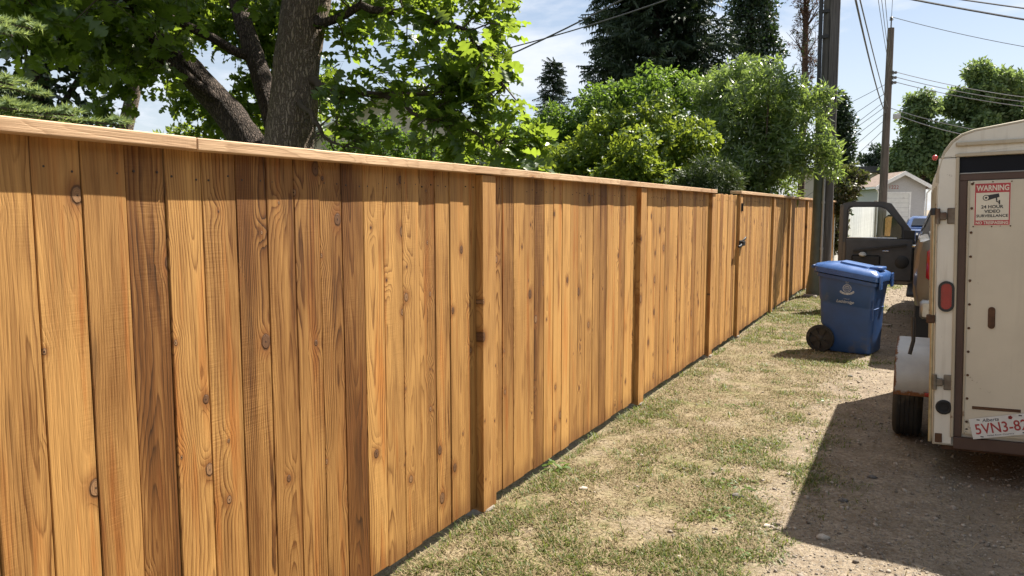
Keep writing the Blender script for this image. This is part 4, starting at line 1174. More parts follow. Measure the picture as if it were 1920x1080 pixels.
me=scatter('crown',[(0,.075,0),(0,-.075,0),(1,0,0)],[(0,1,2)],M['blue_spruce'],NP_,frames(rs.normal(size=NP_.shape),ND),.034*rs.uniform(.7,1.25,len(NP_)))
me.transform(Matrix.Translation(-bs.location)); o=link('crown',me,bs); o['kind']='stuff'

# ---- added hedge outside the view, made up to shut off low sky light
rh=np.random.default_rng(97); NH=34000
hy_=rh.uniform(-14,34,NH); hz_=4.6*rh.random(NH)**.85; hx_=4.95+rh.uniform(-.6,.6,NH)+.25*(fbm(hy_*.6,hz_*.8,77,3)-.5)
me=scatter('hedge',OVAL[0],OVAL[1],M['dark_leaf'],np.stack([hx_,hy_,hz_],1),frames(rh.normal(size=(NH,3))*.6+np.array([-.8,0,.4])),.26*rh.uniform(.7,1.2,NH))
o=link('hedge',me); tag(o,'unseen hedge added along the far side of the lane to block low sky','hedge',kind='stuff')
# ------------------------------------------------------------------ pickup truck ahead of the trailer
def car_paint(name,col,metal=.35,rough=.32,dirt=(.25,.21,.16),amt=.3):
    t=NT(name); p=t.obj()
    d=t.noise(p,3.2,6,.65); z=t.sep(p)[2]
    low=t.map(z,.95,.35); m_=t.mul(t.map(d,.35,.7),t.add(t.mul(low,.7),amt*.6))
    c=t.mix(m_,col,dirt); r=t.map(m_,0,1,rough,.75,False)
    b=t.bsdf(c,r,t.map(m_,0,.6,metal,0.,False),None,.5,.5)
    return t.done(b)
M['pewter']=car_paint('dusty pewter car paint',(.105,.090,.072),.35,.38,(.15,.125,.095),.25)
M['blue_paint']=car_paint('blue car paint',(.02,.07,.22),.3,.25)
M['trim_black']=plain('black plastic trim',(.018,.018,.019),.55,0,.2,8,.001)
M['trim_grey']=plain('dark grey door trim',(.060,.061,.064),.5,0,.2,6,.001)
M['rubber']=plain('tyre rubber',(.020,.019,.018),.85,0,.25,12,.002,dirt=(.10,.085,.065),dirt_amt=.4)
M['chrome']=plain('worn chrome',(.62,.61,.59),.18,1.,.05)
M['steel']=plain('dull steel',(.36,.35,.33),.45,.85,.15,8,dirt=(.2,.1,.05),dirt_amt=.3)
M['red_lens']=plain('red lamp lens',(.30,.012,.014),.15,0,.1,30,0,.6)
M['pink_lens']=plain('faded red lamp lens',(.52,.07,.07),.25,0,.1,30)
def glass_mat(name):
    t=NT(name); g=t.n('ShaderNodeBsdfGlossy'); g.inputs['Roughness'].default_value=.03
    tr=t.n('ShaderNodeBsdfTransparent'); tr.inputs[0].default_value=(.93,.95,.95,1)
    fr=t.n('ShaderNodeFresnel'); fr.inputs[0].default_value=1.45
    mx=t.n('ShaderNodeMixShader'); t.l(fr.outputs[0],mx.inputs[0]); t.l(tr.outputs[0],mx.inputs[1]); t.l(g.outputs[0],mx.inputs[2])
    t.l(mx.outputs[0],t.out.inputs['Surface']); return t.m
M['clear_glass']=glass_mat('clear car glass')
M['mirror']=plain('mirror glass',(.45,.46,.47),.02,1.,.0)

def vehicle_loft(stn,cx,fr):
    """stations (y,half width,bottom,top); fr: (inset, height fraction) down one side"""
    secs=[]
    for (y,hw,zb,zt) in stn:
        L=[(cx-hw+i,y,zb+(zt-zb)*f) for i,f in fr]; Rr=[(cx+hw-i,y,zb+(zt-zb)*f) for i,f in reversed(fr)]
        secs.append(L+Rr)
    return secs
def wheel(parent,x0,x1,y,z,r,mat_r='steel',name='wheel',rimr=.62):
    """tyre lying between x0 and x1 with grooves round the tread, and a dished rim"""
    w=x1-x0
    m=MB(); prof=[(r*rimr,0),(r*.80,-.0),(r*.93,.008),(r*.985,.025)]
    for k in range(5):
        a=.025+(w-.05)*(k+.12)/5; b=.025+(w-.05)*(k+.88)/5
        prof+=[(r*.985,a-.002),(r,a+.002),(r,b-.002),(r*.985,b+.002)]
    prof+=[(r*.985,w-.025),(r*.93,w-.008),(r*.80,w),(r*rimr,w),(r*rimr*.97,w*.5)]
    m.lathe(prof,(x0,y,z),(1,0,0),36,True)
    ty=m.build(name,M['rubber'],parent,40)
    q=MB(); q.lathe([(.0,.035),(r*.16,.03),(r*.18,.05),(r*.42,.06),(r*.50,.03),(r*rimr*.95,.012),(r*rimr*1.0,.0),(r*rimr*1.0,w),(r*.2,w),(.0,w)],(x0,y,z),(1,0,0),28)
    q.build('rim',M[mat_r],ty,35)
    nt=MB()
    for k in range(6):
        a=k*math.pi/3; nt.lathe([(.011,0),(.011,.02)],(x0+.03,y+math.cos(a)*r*.27,z+math.sin(a)*r*.27),(1,0,0),6)
    nt.build('wheel_nut',M['steel'],ty)
    return ty
TX=.98; TY=9.45
truck=empty('pickup_truck',(TX,12.5,0),'dusty grey-brown pickup truck parked ahead of the trailer with its driver door wide open','pickup truck')
def arch(v,c,r,zb,zc):
    return max(zb,zc+math.sqrt(max(0,r*r-(v-c)**2))) if abs(v-c)<r else zb
vs=[0,.05,.12,.4,.7,.74,.80,.9,1.05,1.25,1.45,1.6,1.7,1.76,1.8,2.1,2.36]
def hwid(v): return .90+.11*min(1,(v/.13))**.5 if v<.13 else 1.0+.012*math.exp(-((v-1.2)/.5)**2)
st=[(TY+v,hwid(v)*(1 if v>.02 else .96),arch(v,1.25,.5,.55,.42),1.30-(.04 if v<.02 else 0)) for v in vs]
FR=[(.12,0),(.03,.03),(.0,.25),(.0,.55),(.012,.62),(.02,.80),(.045,.96),(.10,1.)]
m=MB(); m.loft(vehicle_loft(st,TX,FR)); bed=m.build('cargo_bed',M['pewter'],truck,35)
vs2=[2.38,2.5,3.0,3.6,4.1,4.35,4.52,4.58,4.7,4.85,5.05,5.25,5.4,5.5,5.56,5.9,6.1,6.18]
st=[(TY+v,.99-(.10*((v-5.5)/.7)**2 if v>5.5 else 0),arch(v,5.05,.5,.50,.42),1.30 if v<4.4 else 1.30-.07*(v-4.4)-(.12 if v>6.15 else 0)) for v in vs2]
m=MB(); m.loft(vehicle_loft(st,TX,FR)); body=m.build('body',M['pewter'],truck,35)
def cabw(z): return .945-.24*max(0,(z-1.28))/.66
cs=[(2.42,1.36),(2.52,1.86),(2.75,1.955),(3.3,1.985),(3.9,1.965),(4.12,1.92),(4.80,1.32)]
m=MB(); secs=[]
for v,zt in cs:
    a=cabw(zt); secs.append([(TX-.945,TY+v,1.27),(TX-a-.005,TY+v,zt-.04),(TX-a+.06,TY+v,zt),(TX+a-.06,TY+v,zt),(TX+a+.005,TY+v,zt-.04),(TX+.945,TY+v,1.27)])
m.loft(secs); cab=m.build('cab',M['pewter'],truck,30)
def side_panel(sgn,v0,v1,z0,z1,name,mat,par,ins=.0,lean0=0,lean1=0):
    m=MB(); P=[]
    for d in (.004,.012):
        for (v,z) in ((v0,z0),(v1,z0),(v1+lean1,z1),(v0+lean0,z1)):
            P.append((TX+sgn*(max(cabw(z),0)+d-ins if z>1.28 else .995+d),TY+v,z))
    m.add(P,[(0,1,2,3),(4,5,6,7),(0,1,5,4),(1,2,6,5),(2,3,7,6),(3,0,4,7)]); return m.build(name,mat,par)
side_panel(-1,2.62,2.95,1.36,1.86,'window',M['glass_dark'],truck); side_panel(1,2.62,3.1,1.36,1.86,'window',M['glass_dark'],truck); side_panel(1,3.2,4.35,1.36,1.86,'window',M['glass_dark'],truck,0,0,-.3)
side_panel(-1,3.05,4.18,1.30,1.88,'dark_doorway_sheet',M['trim_black'],truck,0,0,-.06)  # flat black sheet in place of the open doorway's dark inside
m=MB(); m.box(TX-1.008,TX-.98,TY+3.02,TY+4.15,.58,1.26); m.build('door_sill',M['trim_black'],truck)  # lower part of that sheet, black for the shade in the doorway
m=MB(); m.box(TX-1.09,TX-.95,TY+2.5,TY+4.4,.42,.47,.015); m.build('running_board',M['trim_black'],truck)
for z in (1.12,):
    m=MB(); m.tube([(TX-1.00,TY+2.50,z),(TX-1.035,TY+2.53,z),(TX-1.035,TY+2.66,z),(TX-1.0,TY+2.69,z)],.013,8); m.build('handle',M['chrome'],truck,50)
m=MB(); m.box(TX-1.012,TX-.99,TY+2.42,TY+3.0,.98,1.02,.004); m.build('trim_strip',M['chrome'],truck)
for sg in (-1,1):
    m=MB(); m.box(min(TX+sg*.74,TX+sg*.885),max(TX+sg*.74,TX+sg*.885),TY-.025,TY+.16,.86,1.20,.03); m.build('tail_lamp',M['red_lens'],truck,50)
m=MB(); m.box(TX-.93,TX+.93,TY-.2,TY-.03,.46,.66,.03); m.build('rear_bumper',M['steel'],truck,40)
m=MB(); m.box(TX-.78,TX+.78,TY-.02,TY+.015,.74,1.26,.02); m.build('tailgate',M['pewter'],truck,40)
m=MB(); m.box(TX-.86,TX+.86,TY+.15,TY+2.3,1.301,1.335,.01); m.build('bed_cover',M['trim_black'],truck)
for sg in (-1,1):
    for v in (1.25,5.05):
        a=TX+sg*.98; x0,x1=(a,a+.27) if sg<0 else (a-.27,a)
        wheel(truck,x0,x1,TY+v,.39,.39)
    m=MB(); m.box(min(TX+sg*.72,TX+sg*.97),max(TX+sg*.72,TX+sg*.97),TY+.60,TY+.615,.16,.62,.004); m.build('mudflap',M['trim_black'],truck)
m=MB(); m.box(TX-.8,TX+.8,TY+6.17,TY+6.22,.72,1.08,.02); m.build('grille',M['chrome'],truck)
m=MB(); m.box(TX-.98,TX+.98,TY+6.16,TY+6.36,.45,.68,.03); m.build('front_bumper',M['chrome'],truck)
# the open driver door, square to the body
DY=TY+4.15; x0,x1=-1.13,-.035
door=MB(); door.box(x0,x1,DY-.02,DY+.075,.44,1.17,.02)
dr=door.build('driver_door',M['pewter'],truck,40)
m=MB(); m.box(x0+.10,x1-.02,DY-.055,DY-.021,.50,1.165,.02); tp=m.build('door_trim',M['trim_grey'],dr,40)
# window frame: bars of one section along the outline
ol=[(x0,1.10),(x0,1.66),(x0+.05,1.725),(x0+.14,1.745),(x0+.62,1.745),(x0+.74,1.715),(x1-.02,1.25),(x1,1.10)]
inn=[(x0+.125,1.175),(x0+.125,1.61),(x0+.145,1.645),(x0+.19,1.66),(x0+.57,1.66),(x0+.66,1.63),(x0+.90,1.34),(x0+.90,1.165)]
m=MB(); m.ring(ol,inn,lambda a,b:(a,DY+.075,b),lambda a,b:(a,DY-.03,b)); m.build('window_frame',M['trim_grey'],dr,30)
m=MB(); m.box(x0-.004,x0+.055,DY-.032,DY-.0215,.44,1.70,.003); m.build('door_jamb',M['pewter'],dr)
m=MB(); m.box(x0-.003,x0+.055,DY+.0755,DY+.08,1.1,1.7,.001); m.build('door_pillar',M['pewter'],dr)
i2=[(a+(.02 if k<4 else -.02 if k>5 else 0),b-(.02 if 1<k<6 else 0)) for k,(a,b) in enumerate(inn)]
m=MB(); m.ring([(a-(.02 if k<4 else -.02 if k>5 else 0),b+(.02 if 1<k<6 else 0)) for k,(a,b) in enumerate(inn)],inn,lambda a,b:(a,DY-.031,b),lambda a,b:(a,DY-.045,b)); m.build('window_seal',M['trim_black'],dr)
m=MB(); m.prism(inn,lambda a,b:(a,DY+.02,b),lambda a,b:(a,DY+.025,b)); m.build('window_glass',M['clear_glass'],dr)
m=MB(); m.box(x0+.12,x1-.25,DY-.05,DY-.018,1.166,1.182,.004); m.build('window_ledge',M['chrome'],dr)
m=MB(); m.prism([(x0+.22,.98),(x0+.98,1.09),(x0+.98,1.06),(x0+.22,.945)],lambda a,b:(a,DY-.10,b),lambda a,b:(a,DY-.05,b)); m.build('armrest',M['trim_black'],dr)
m=MB(); m.box(x0+.20,x0+.62,DY-.075,DY-.05,.72,.90,.02); m.build('map_pocket',M['trim_black'],dr)
m=MB(); m.box(x0+.64,x0+.74,DY-.075,DY-.054,.965,.985,.005); m.build('handle',M['chrome'],dr)
m=MB(); m.lathe([(.10,0),(.10,.012),(.085,.02),(.0,.016)],(x1-.17,DY-.053,.80),(0,-1,0),20); m.build('speaker',M['trim_black'],dr,40)
m=MB(); m.box(x1-.16,x1-.01,DY-.045,DY-.03,1.17,1.30,.004); m.build('mirror_patch',M['trim_black'],dr)
m=MB(); m.prism([(x1-.36,1.165),(x1-.13,1.165),(x1-.13,1.22),(x1-.24,1.42),(x1-.26,1.50),(x1-.34,1.52)],lambda a,b:(a,DY+.11,b),lambda a,b:(a,DY+.16,b))
m.build('mirror_arm',M['trim_black'],dr)
m=MB(); m.box(x1-.46,x1-.21,DY+.165,DY+.27,1.15,1.54,.06); hd=m.build('wing_mirror',M['trim_black'],dr,50)
m=MB(); m.prism([(x1-.44,1.20),(x1-.30,1.20),(x1-.30,1.48),(x1-.34,1.51),(x1-.41,1.51),(x1-.44,1.48)],lambda a,b:(a,DY+.145-.16*(a-x1+.37),b),lambda a,b:(a,DY+.150-.16*(a-x1+.37),b)); m.build('mirror_glass',M['mirror'],dr)
m=MB(); m.box(x0-.006,x0-.0005,DY+.0,DY+.05,.80,1.02,.002); m.build('door_latch',M['steel'],dr)
rag=MB(); r0=np.random.default_rng(3)
rag.lathe([(.0,0),(.05,.01),(.06,.03),(.035,.06),(.0,.07)],(x0+.36,DY-.09,.885),(.1,-.3,1),9); o=rag.build('crumpled_paper',plain('crumpled paper',(.5,.48,.42),.8),None,60,origin=(x0+.36,DY-.09,.88)); tag(o,'crumpled pale paper tucked in the pocket of the open truck door','paper')

# ------------------------------------------------------------------ blue car by the garage
car=empty('parked_car',(.30,31,0),'blue car parked in the lane beyond the open truck door','car')
cx=.34
def carch(v): return arch(v,.85,.38,.30,.28) if v<2 else arch(v,3.45,.38,.30,.28)
vv=[0,.06,.3,.46,.55,.7,.85,1.,1.15,1.24,1.5,2.2,2.9,3.06,3.15,3.3,3.45,3.6,3.75,3.84,4.1,4.3,4.36]
stn=[(28.9+v,.86-.07*max(0,1-v/.25)-.10*max(0,(v-3.9)/.46)**2,carch(v),.98-.05*max(0,1-v/.2)-.16*max(0,(v-2.9)/1.46)) for v in vv]
m=MB(); m.loft(vehicle_loft(stn,cx,FR)); m.build('body',M['blue_paint'],car,35)
m=MB(); secs=[]
for v,zt,hw in ((.55,1.0,.72),(1.05,1.34,.60),(1.5,1.405,.58),(2.2,1.40,.58),(2.5,1.36,.60),(3.2,.98,.74)):
    secs.append([(cx-.80,28.9+v,.95),(cx-hw-.03,28.9+v,zt-.05),(cx-hw+.06,28.9+v,zt),(cx+hw-.06,28.9+v,zt),(cx+hw+.03,28.9+v,zt-.05),(cx+.80,28.9+v,.95)])
m.loft(secs); m.build('roof',M['blue_paint'],car,40)
m=MB(); m.add([(cx-.56,28.9+.66,1.08),(cx+.56,28.9+.66,1.08),(cx+.50,28.9+1.0,1.315),(cx-.50,28.9+1.0,1.315),(cx-.56,28.9+.63,1.09),(cx+.56,28.9+.63,1.09),(cx+.50,28.9+.975,1.325),(cx-.50,28.9+.975,1.325)],[(0,3,2,1),(4,5,6,7),(0,1,5,4),(1,2,6,5),(2,3,7,6),(3,0,4,7)])
m.build('rear_window',M['glass_dark'],car)
for sg in (-1,1):
    m=MB(); P=[]
    for d in (.0,.012):
        for v,z,h in ((1.0,1.03,.775),(2.85,1.03,.775),(2.45,1.31,.645),(1.2,1.31,.645)): P.append((cx+sg*(h+d),28.9+v,z))
    m.add(P,[(0,1,2,3),(4,5,6,7),(0,1,5,4),(1,2,6,5),(2,3,7,6),(3,0,4,7)]); m.build('window',M['glass_dark'],car)
    m=MB(); m.box(min(cx+sg*.52,cx+sg*.76),max(cx+sg*.52,cx+sg*.76),28.86,28.98,.72,.88,.02); m.build('tail_lamp',M['red_lens'],car,40)
    for v in (.85,3.45):
        a=cx+sg*.84; wheel(car,*((a,a+.2) if sg<0 else (a-.2,a)),28.9+v,.31,.31)
# ------------------------------------------------------------------ old cargo trailer
def old_paint(name,col,rust=(.13,.055,.022),amt=.5,chips=False,grime=(.34,.28,.19)):
    t=NT(name); p=t.obj(); z=t.sep(p)[2]
    n=t.noise(p,3.5,6,.65); f=t.noise(p,26.,5,.7); run=t.noise(t.scale(p,(24,24,1.3)),1.,4,.6)
    c=t.mix(t.map(n,.35,.7,0,.5),col,[x*.86 for x in col])
    c=t.mix(t.mul(t.map(run,.52,.75),.55*amt),c,grime)
    spots=t.map(t.add(t.mul(f,.55),t.mul(t.noise(p,6.,4,.6),.55)),.70-.06*amt,.76-.06*amt)
    c=t.mix(t.mul(spots,.85),c,rust)
    if chips:
        low=t.map(z,.41,.33); ch=t.mul(low,t.map(t.noise(t.scale(p,(22,22,50)),1.,4,.7),.50,.54))
        c=t.mix(ch,c,(.02,.017,.014))
    return t.done(t.bsdf(c,t.map(n,.3,.7,.38,.6,False),0.,t.bump(f,.25,.002),.4))
M['cream']=old_paint('yellowed cream trailer paint',(.60,.53,.41),amt=.2,chips=True)
M['cream_post']=old_paint('off-white trailer paint',(.70,.66,.57),amt=.55)
M['cream_trim']=old_paint('rusty cream trim',(.45,.385,.28),amt=1.0)
M['brown_paint']=old_paint('chalky brown paint',(.085,.048,.034),(.05,.03,.02),.4,False,(.12,.08,.06))
M['rust']=plain('rusty steel',(.10,.05,.026),.85,.2,.35,16,.004)
def galv_mat():
    t=NT('scuffed galvanised metal'); p=t.pos(); x,y,z=t.sep(p)
    n=t.noise(p,5.,6,.7); f=t.noise(p,40.,4,.7)
    c=t.mix(n,(.27,.265,.255),(.50,.49,.47))
    edge=t.math('MAXIMUM',t.map(z,.455,.385),t.map(x,-.055,-.10))
    ru=t.map(t.add(t.mul(edge,.42),t.add(t.mul(n,.35),t.mul(f,.35))),.62,.74)
    c=t.mix(ru,c,t.mix(f,(.09,.035,.015),(.24,.10,.035)))
    return t.done(t.bsdf(c,t.map(ru,0,1,.48,.85,False),t.map(ru,0,1,.5,.0,False),t.bump(n,.35,.01),.5))
M['galv']=galv_mat()
M['dark_panel']=plain('dark tinted panel',(.010,.011,.016),.55,0,.3,3,0,.15)
M['zinc']=plain('dirty zinc hinge',(.20,.17,.13),.6,.5,.3,20,.002,dirt=(.10,.05,.03),dirt_amt=.5)
M['brass_pipe']=plain('dull yellowed steel tube',(.42,.36,.24),.38,.6,.25,10)
M['sign_white']=plain('sign white',(.66,.60,.48),.45,0,.05)
M['sign_red']=plain('faded sign red',(.42,.045,.05),.45,0,.1)
M['sign_black']=plain('sign black',(.022,.02,.022),.5)
M['plate_white']=plain('plate white',(.66,.64,.60),.4,0,.06,12,0,.5,dirt=(.4,.33,.24),dirt_amt=.3)
M['plate_red']=plain('plate red',(.34,.03,.03),.45)
M['plate_dark']=plain('plate dark print',(.03,.03,.05),.5)
TS=.03; TC=math.sqrt(1-TS*TS)
def TT(p): u,v,w=p; return (.134+u*TC-w*TS, 5.2+v, .216+w*TC+u*TS)
def tm(): return MB(xf=TT)
tr=empty('cargo_trailer',(1.06,6.7,0),'old cream cargo trailer with rounded roof, brown door trim and a warning sign','trailer')
TW=1.86
half=[(0,0),(0,1.56),(.004,1.62),(.016,1.68),(.038,1.738),(.072,1.788),(.118,1.824),(.18,1.845),(.30,1.862),(.415,1.879),(.65,1.905),(.93,1.915)]
prof=half+[(TW-a,b) for a,b in reversed(half[:-1])]
m=tm(); secs=[]
for v,ins in ((.018,0),(2.75,0),(2.9,.03),(3.0,.10)):
    secs.append([(min(max(a,ins),TW-ins),v,min(b,1.92-ins*.8)) for a,b in prof])
m.loft(secs); m.build('body',M['cream_post'],tr,30)
# rolled edge that follows the roof line at the back
m=tm(); m.tube([(a,.0,b) for a,b in prof[1:-1]],.011,8); m.build('roof_edge',M['cream_trim'],tr,60)
for sg,nm in ((0,'corner_post'),(1,'corner_post')):
    m=tm(); a,b=(0.004,.1) if sg==0 else (TW-.1,TW-.004); m.box(a,b,-.010,.018,.012,1.699,.004); m.build(nm,M['cream_post'],tr,40)
hp=[(.006,1.703),(.016,1.703)]+[(a+.004,b-.004) for a,b in half[4:]]+[(TW-a-.004,b-.004) for a,b in reversed(half[4:-1])]+[(TW-.006,1.703)]
m=tm(); m.prism(hp,lambda a,b:(a,.018,b),lambda a,b:(a,-.010,b)); m.build('gable_panel',M['cream_post'],tr,30)
m=tm(); m.box(.087,TW-.087,-.026,-.0105,1.762,1.786,.004); m.build('drip_rail',M['cream_trim'],tr)
m=tm(); m.box(.088,TW-.088,-.020,-.0105,1.702,1.722,.003); m.build('door_header',M['cream_trim'],tr)
m=tm(); m.box(.091,.108,-.022,-.0105,.06,1.70,.003); m.build('door_jamb',M['cream_trim'],tr)
m=tm(); m.box(TW-.108,TW-.091,-.022,-.0105,.06,1.70,.003); m.build('door_jamb',M['cream_trim'],tr)
m=tm(); m.box(.11,TW-.11,.004,.017,1.611,1.70); m.build('top_panel',M['dark_panel'],tr)
m=tm(); m.box(.11,TW-.11,-.008,.017,1.604,1.611,.002); m.build('panel_edge',M['steel'],tr)
m=tm(); m.box(.11,TW-.11,-.006,.017,1.566,1.6035,.002); m.build('door_rail',M['brown_paint'],tr)
m=tm(); m.box(.1085,.150,-.006,.017,.062,1.565,.002); m.build('door_stile',M['brown_paint'],tr)
m=tm(); m.box(TW-.150,TW-.1085,-.006,.017,.062,1.565,.002); m.build('door_stile',M['brown_paint'],tr)
# the door itself
m=tm(); m.box(.152,TW-.152,-.016,.016,.085,1.563,.004); dr=m.build('rear_door',M['cream'],tr,40)
m=tm(); m.box(.152,.163,-.021,-.0165,.085,1.563,.002); m.build('door_edge',M['cream_trim'],dr)
m=tm(); m.box(.165,TW-.165,-.024,-.0165,.085,.099,.002); m.build('door_edge',M['cream_trim'],dr)
for k in range(11):
    m=tm(); m.lathe([(.0075,0),(.007,.003),(.003,.005)],(.174,-.0165,1.545-.1385*k),(0,-1,0),10); m.build('screw',M['rust'],dr)
cap=[( .018*math.cos(a)+.285, .045*(1 if math.sin(a)>0 else -1)+.018*math.sin(a)+.778) for a in [2*math.pi*(k+.5)/20 for k in range(20)]]
m=tm(); m.prism(cap,lambda a,b:(a,-.0165,b),lambda a,b:(a,-.021,b)); m.build('handle_plate',M['rust'],dr)
m=tm(); m.box(.20,.44,-.019,-.0165,.238,.256,.001); m.build('rust_strip',M['rust'],dr)
m=tm(); m.box(.109,TW-.109,-.012,.017,-.01,.060,.003); m.build('door_sill',M['brown_paint'],tr)
m=tm(); m.box(.012,.050,-.016,-.0105,.02,.075,.002); m.build('corner_bracket',M['rust'],tr)
# floor frame and underside
m=tm(); m.box(.05,TW-.05,.03,2.9,-.03,-.001); m.build('chassis',M['rust'],tr)
m=MB(); m.tube([(.2,6.22,.312),(2.0,6.22,.312)],.03,10); m.build('axle',M['rust'],tr)
# sign
su,sw,sx,sy=.274,1.427,.178,.242
sg_=tm(); sg_.box(su-sx/2,su+sx/2,-.0185,-.0165,sw-sy/2,sw+sy/2); sb=sg_.build('warning_sign',M['sign_white'],dr)
def flat(u0,u1,w0,w1,mat,name,v=-.0188,par=None):
    m=tm(); m.box(u0,u1,v-.0004,v+.0002,w0,w1); return m.build(name,mat,par or dr)
L_,R_,B_,T_=su-sx/2,su+sx/2,sw-sy/2,sw+sy/2
bd=tm()
bd.box(L_+.003,R_-.003,-.0190,-.0186,T_-.055,T_-.003); bd.box(L_+.003,R_-.003,-.0190,-.0186,B_+.003,B_+.030)
bd.box(L_+.003,L_+.009,-.0190,-.0186,B_+.030,T_-.055); bd.box(R_-.009,R_-.003,-.0190,-.0186,B_+.030,T_-.055)
bd.build('sign_border',M['sign_red'],sb)
off=tr.location
def txt(s,mat,u,w,width,height,v=-.0192,shear=0.,par=None,name='lettering',rot=0.,bold=.028):
    c,s_=math.cos(rot),math.sin(rot)
    # built flat in trailer space: right = u, up = w
    cu=bpy.data.curves.new('lettering','FONT'); cu.body=s; cu.shear=shear; cu.resolution_u=3; cu.offset=bold
    ob=bpy.data.objects.new('lettering',cu); me=bpy.data.meshes.new_from_object(ob)
    bpy.data.objects.remove(ob); bpy.data.curves.remove(cu)
    n=len(me.vertices); co=np.empty(n*3,np.float32); me.vertices.foreach_get('co',co); co=co.reshape(-1,3); lo=co.min(0); hi=co.max(0)
    sx_=width/(hi[0]-lo[0]); sy_=height/(hi[1]-lo[1]) if height else sx_
    for i,vt in enumerate(me.vertices):
        a=(co[i,0]-(lo[0]+hi[0])/2)*sx_; b=(co[i,1]-(lo[1]+hi[1])/2)*sy_
        vt.co=Vector(TT((u+a*c-b*s_,v,w+a*s_+b*c)))-off
    me.materials.clear(); me.materials.append(mat); me.name=name
    return link(name,me,par)
txt('WARNING',M['sign_white'],su,T_-.029,.158,.032,par=sb)
txt('24 HOUR',M['sign_black'],su,T_-.135,.108,.019,par=sb)
txt('VIDEO',M['sign_black'],su,T_-.161,.078,.019,par=sb)
txt('SURVEILLANCE',M['sign_black'],su,T_-.186,.154,.016,par=sb)
txt('NO TRESPASSING',M['sign_white'],su,B_+.0165,.158,.017,par=sb)
# the camera symbol
m=tm()
def quad(pts,v0=-.0189,v1=-.0194): m.prism(pts,lambda a,b:(a,v0,b),lambda a,b:(a,v1,b))
cy_=T_-.083
quad([(su-.030,cy_+.012),(su+.030,cy_+.022),(su+.034,cy_+.002),(su-.024,cy_-.016)])
quad([(su+.016,cy_-.004),(su+.022,cy_-.002),(su+.024,cy_-.018),(su+.018,cy_-.018)])
quad([(su+.018,cy_-.018),(su+.036,cy_-.028),(su+.034,cy_-.033),(su+.016,cy_-.023)])
quad([(su+.030,cy_-.016),(su+.037,cy_-.016),(su+.037,cy_-.040),(su+.030,cy_-.040)])
m.lathe([(.0165,0),(.0165,.0004)],(su-.031,-.0189,cy_-.001),(0,-1,0),18)
m.build('camera_symbol',M['sign_black'],sb)
m=tm(); m.lathe([(.0125,0),(.0125,.0003)],(su-.031,-.0195,cy_-.001),(0,-1,0),18); m.build('camera_lens',M['sign_white'],sb)
m=tm(); m.lathe([(.006,0),(.006,.0003)],(su-.031,-.0199,cy_-.001),(0,-1,0),14); m.build('camera_lens',M['sign_black'],sb)
for a,b in ((L_-.004,T_+.004),(su,T_+.005),(R_+.002,T_+.004),(L_-.002,B_-.004),(su,B_-.005),(R_+.001,B_-.003)):
    m=tm(); m.lathe([(.004,0),(.003,.003)],(a,-.0165,b),(0,-1,0),8); m.build('sign_screw',M['rust'],sb)
# tail lamp
def oval(u,w,r,h,n=28): return [(u+r*math.cos(a), w+(h if math.sin(a)>0 else -h)+r*math.sin(a)) for a in [2*math.pi*(k+.5)/n for k in range(n)]]
for uu in (.056,TW-.056):
    m=tm(); m.ring(oval(uu,.896,.042,.048),oval(uu,.896,.029,.048),lambda a,b:(a,-.010,b),lambda a,b:(a,-.024,b)); tl=m.build('tail_lamp',M['trim_black'],tr,40)
    m=tm(); m.prism(oval(uu,.896,.0285,.048),lambda a,b:(a,-.010,b),lambda a,b:(a,-.018,b)); 
    for k in range(9): m.box(uu-.022,uu+.022,-.0205,-.018,.832+k*.0158,.840+k*.0158)
    m.build('lens',M['red_lens'],tl)
# hinges
for w0 in (1.366,.386):
    m=tm(); m.box(.052,.103,-.018,-.0105,w0-.046,w0+.046,.004); h=m.build('hinge',M['zinc'],tr,40)
    m=tm(); m.box(.0,.05,-.030,-.0105,w0-.022,w0+.022,.005); m.build('hinge_strap',M['zinc'],h,40)
    m=tm(); m.lathe([(.013,-.045),(.013,.045)],(.004,-.024,w0),(0,0,1),12); m.build('hinge_pin',M['zinc'],h,40)
# cable grommet
m=tm(); m.lathe([(.041,0),(.044,.006),(.036,.014),(.028,.012),(.026,.002),(.0,.001)],(.056,-.0105,.236),(0,-1,0),24); m.build('rubber_grommet',M['rubber'],tr,40)
# tall tube at the left corner and its black cap, clamp
m=tm(); m.tube([(-.014,-.004,.02),(-.014,-.004,1.37)],.0095,12); m.build('lock_bar',M['brass_pipe'],tr,50)
m=tm(); m.lathe([(.0,.03),(.018,.028),(.02,.015),(.02,-.012)],(-.016,-.004,1.385),(0,0,1),14); m.build('bar_cap',M['trim_black'],tr,50)
m=tm(); m.box(-.045,.0,-.02,.02,.735,.785,.005); m.build('bar_clamp',M['rust'],tr)
m=tm(); m.box(-.030,-.001,.05,.10,1.695,1.725,.008); m.build('side_marker',M['pink_lens'],tr,50)
m=tm()
for v in np.arange(.3,2.8,.5): m.box(-.006,-.0005,v-.02,v+.02,.03,1.55,.001)
m.build('side_seam',M['cream_trim'],tr)
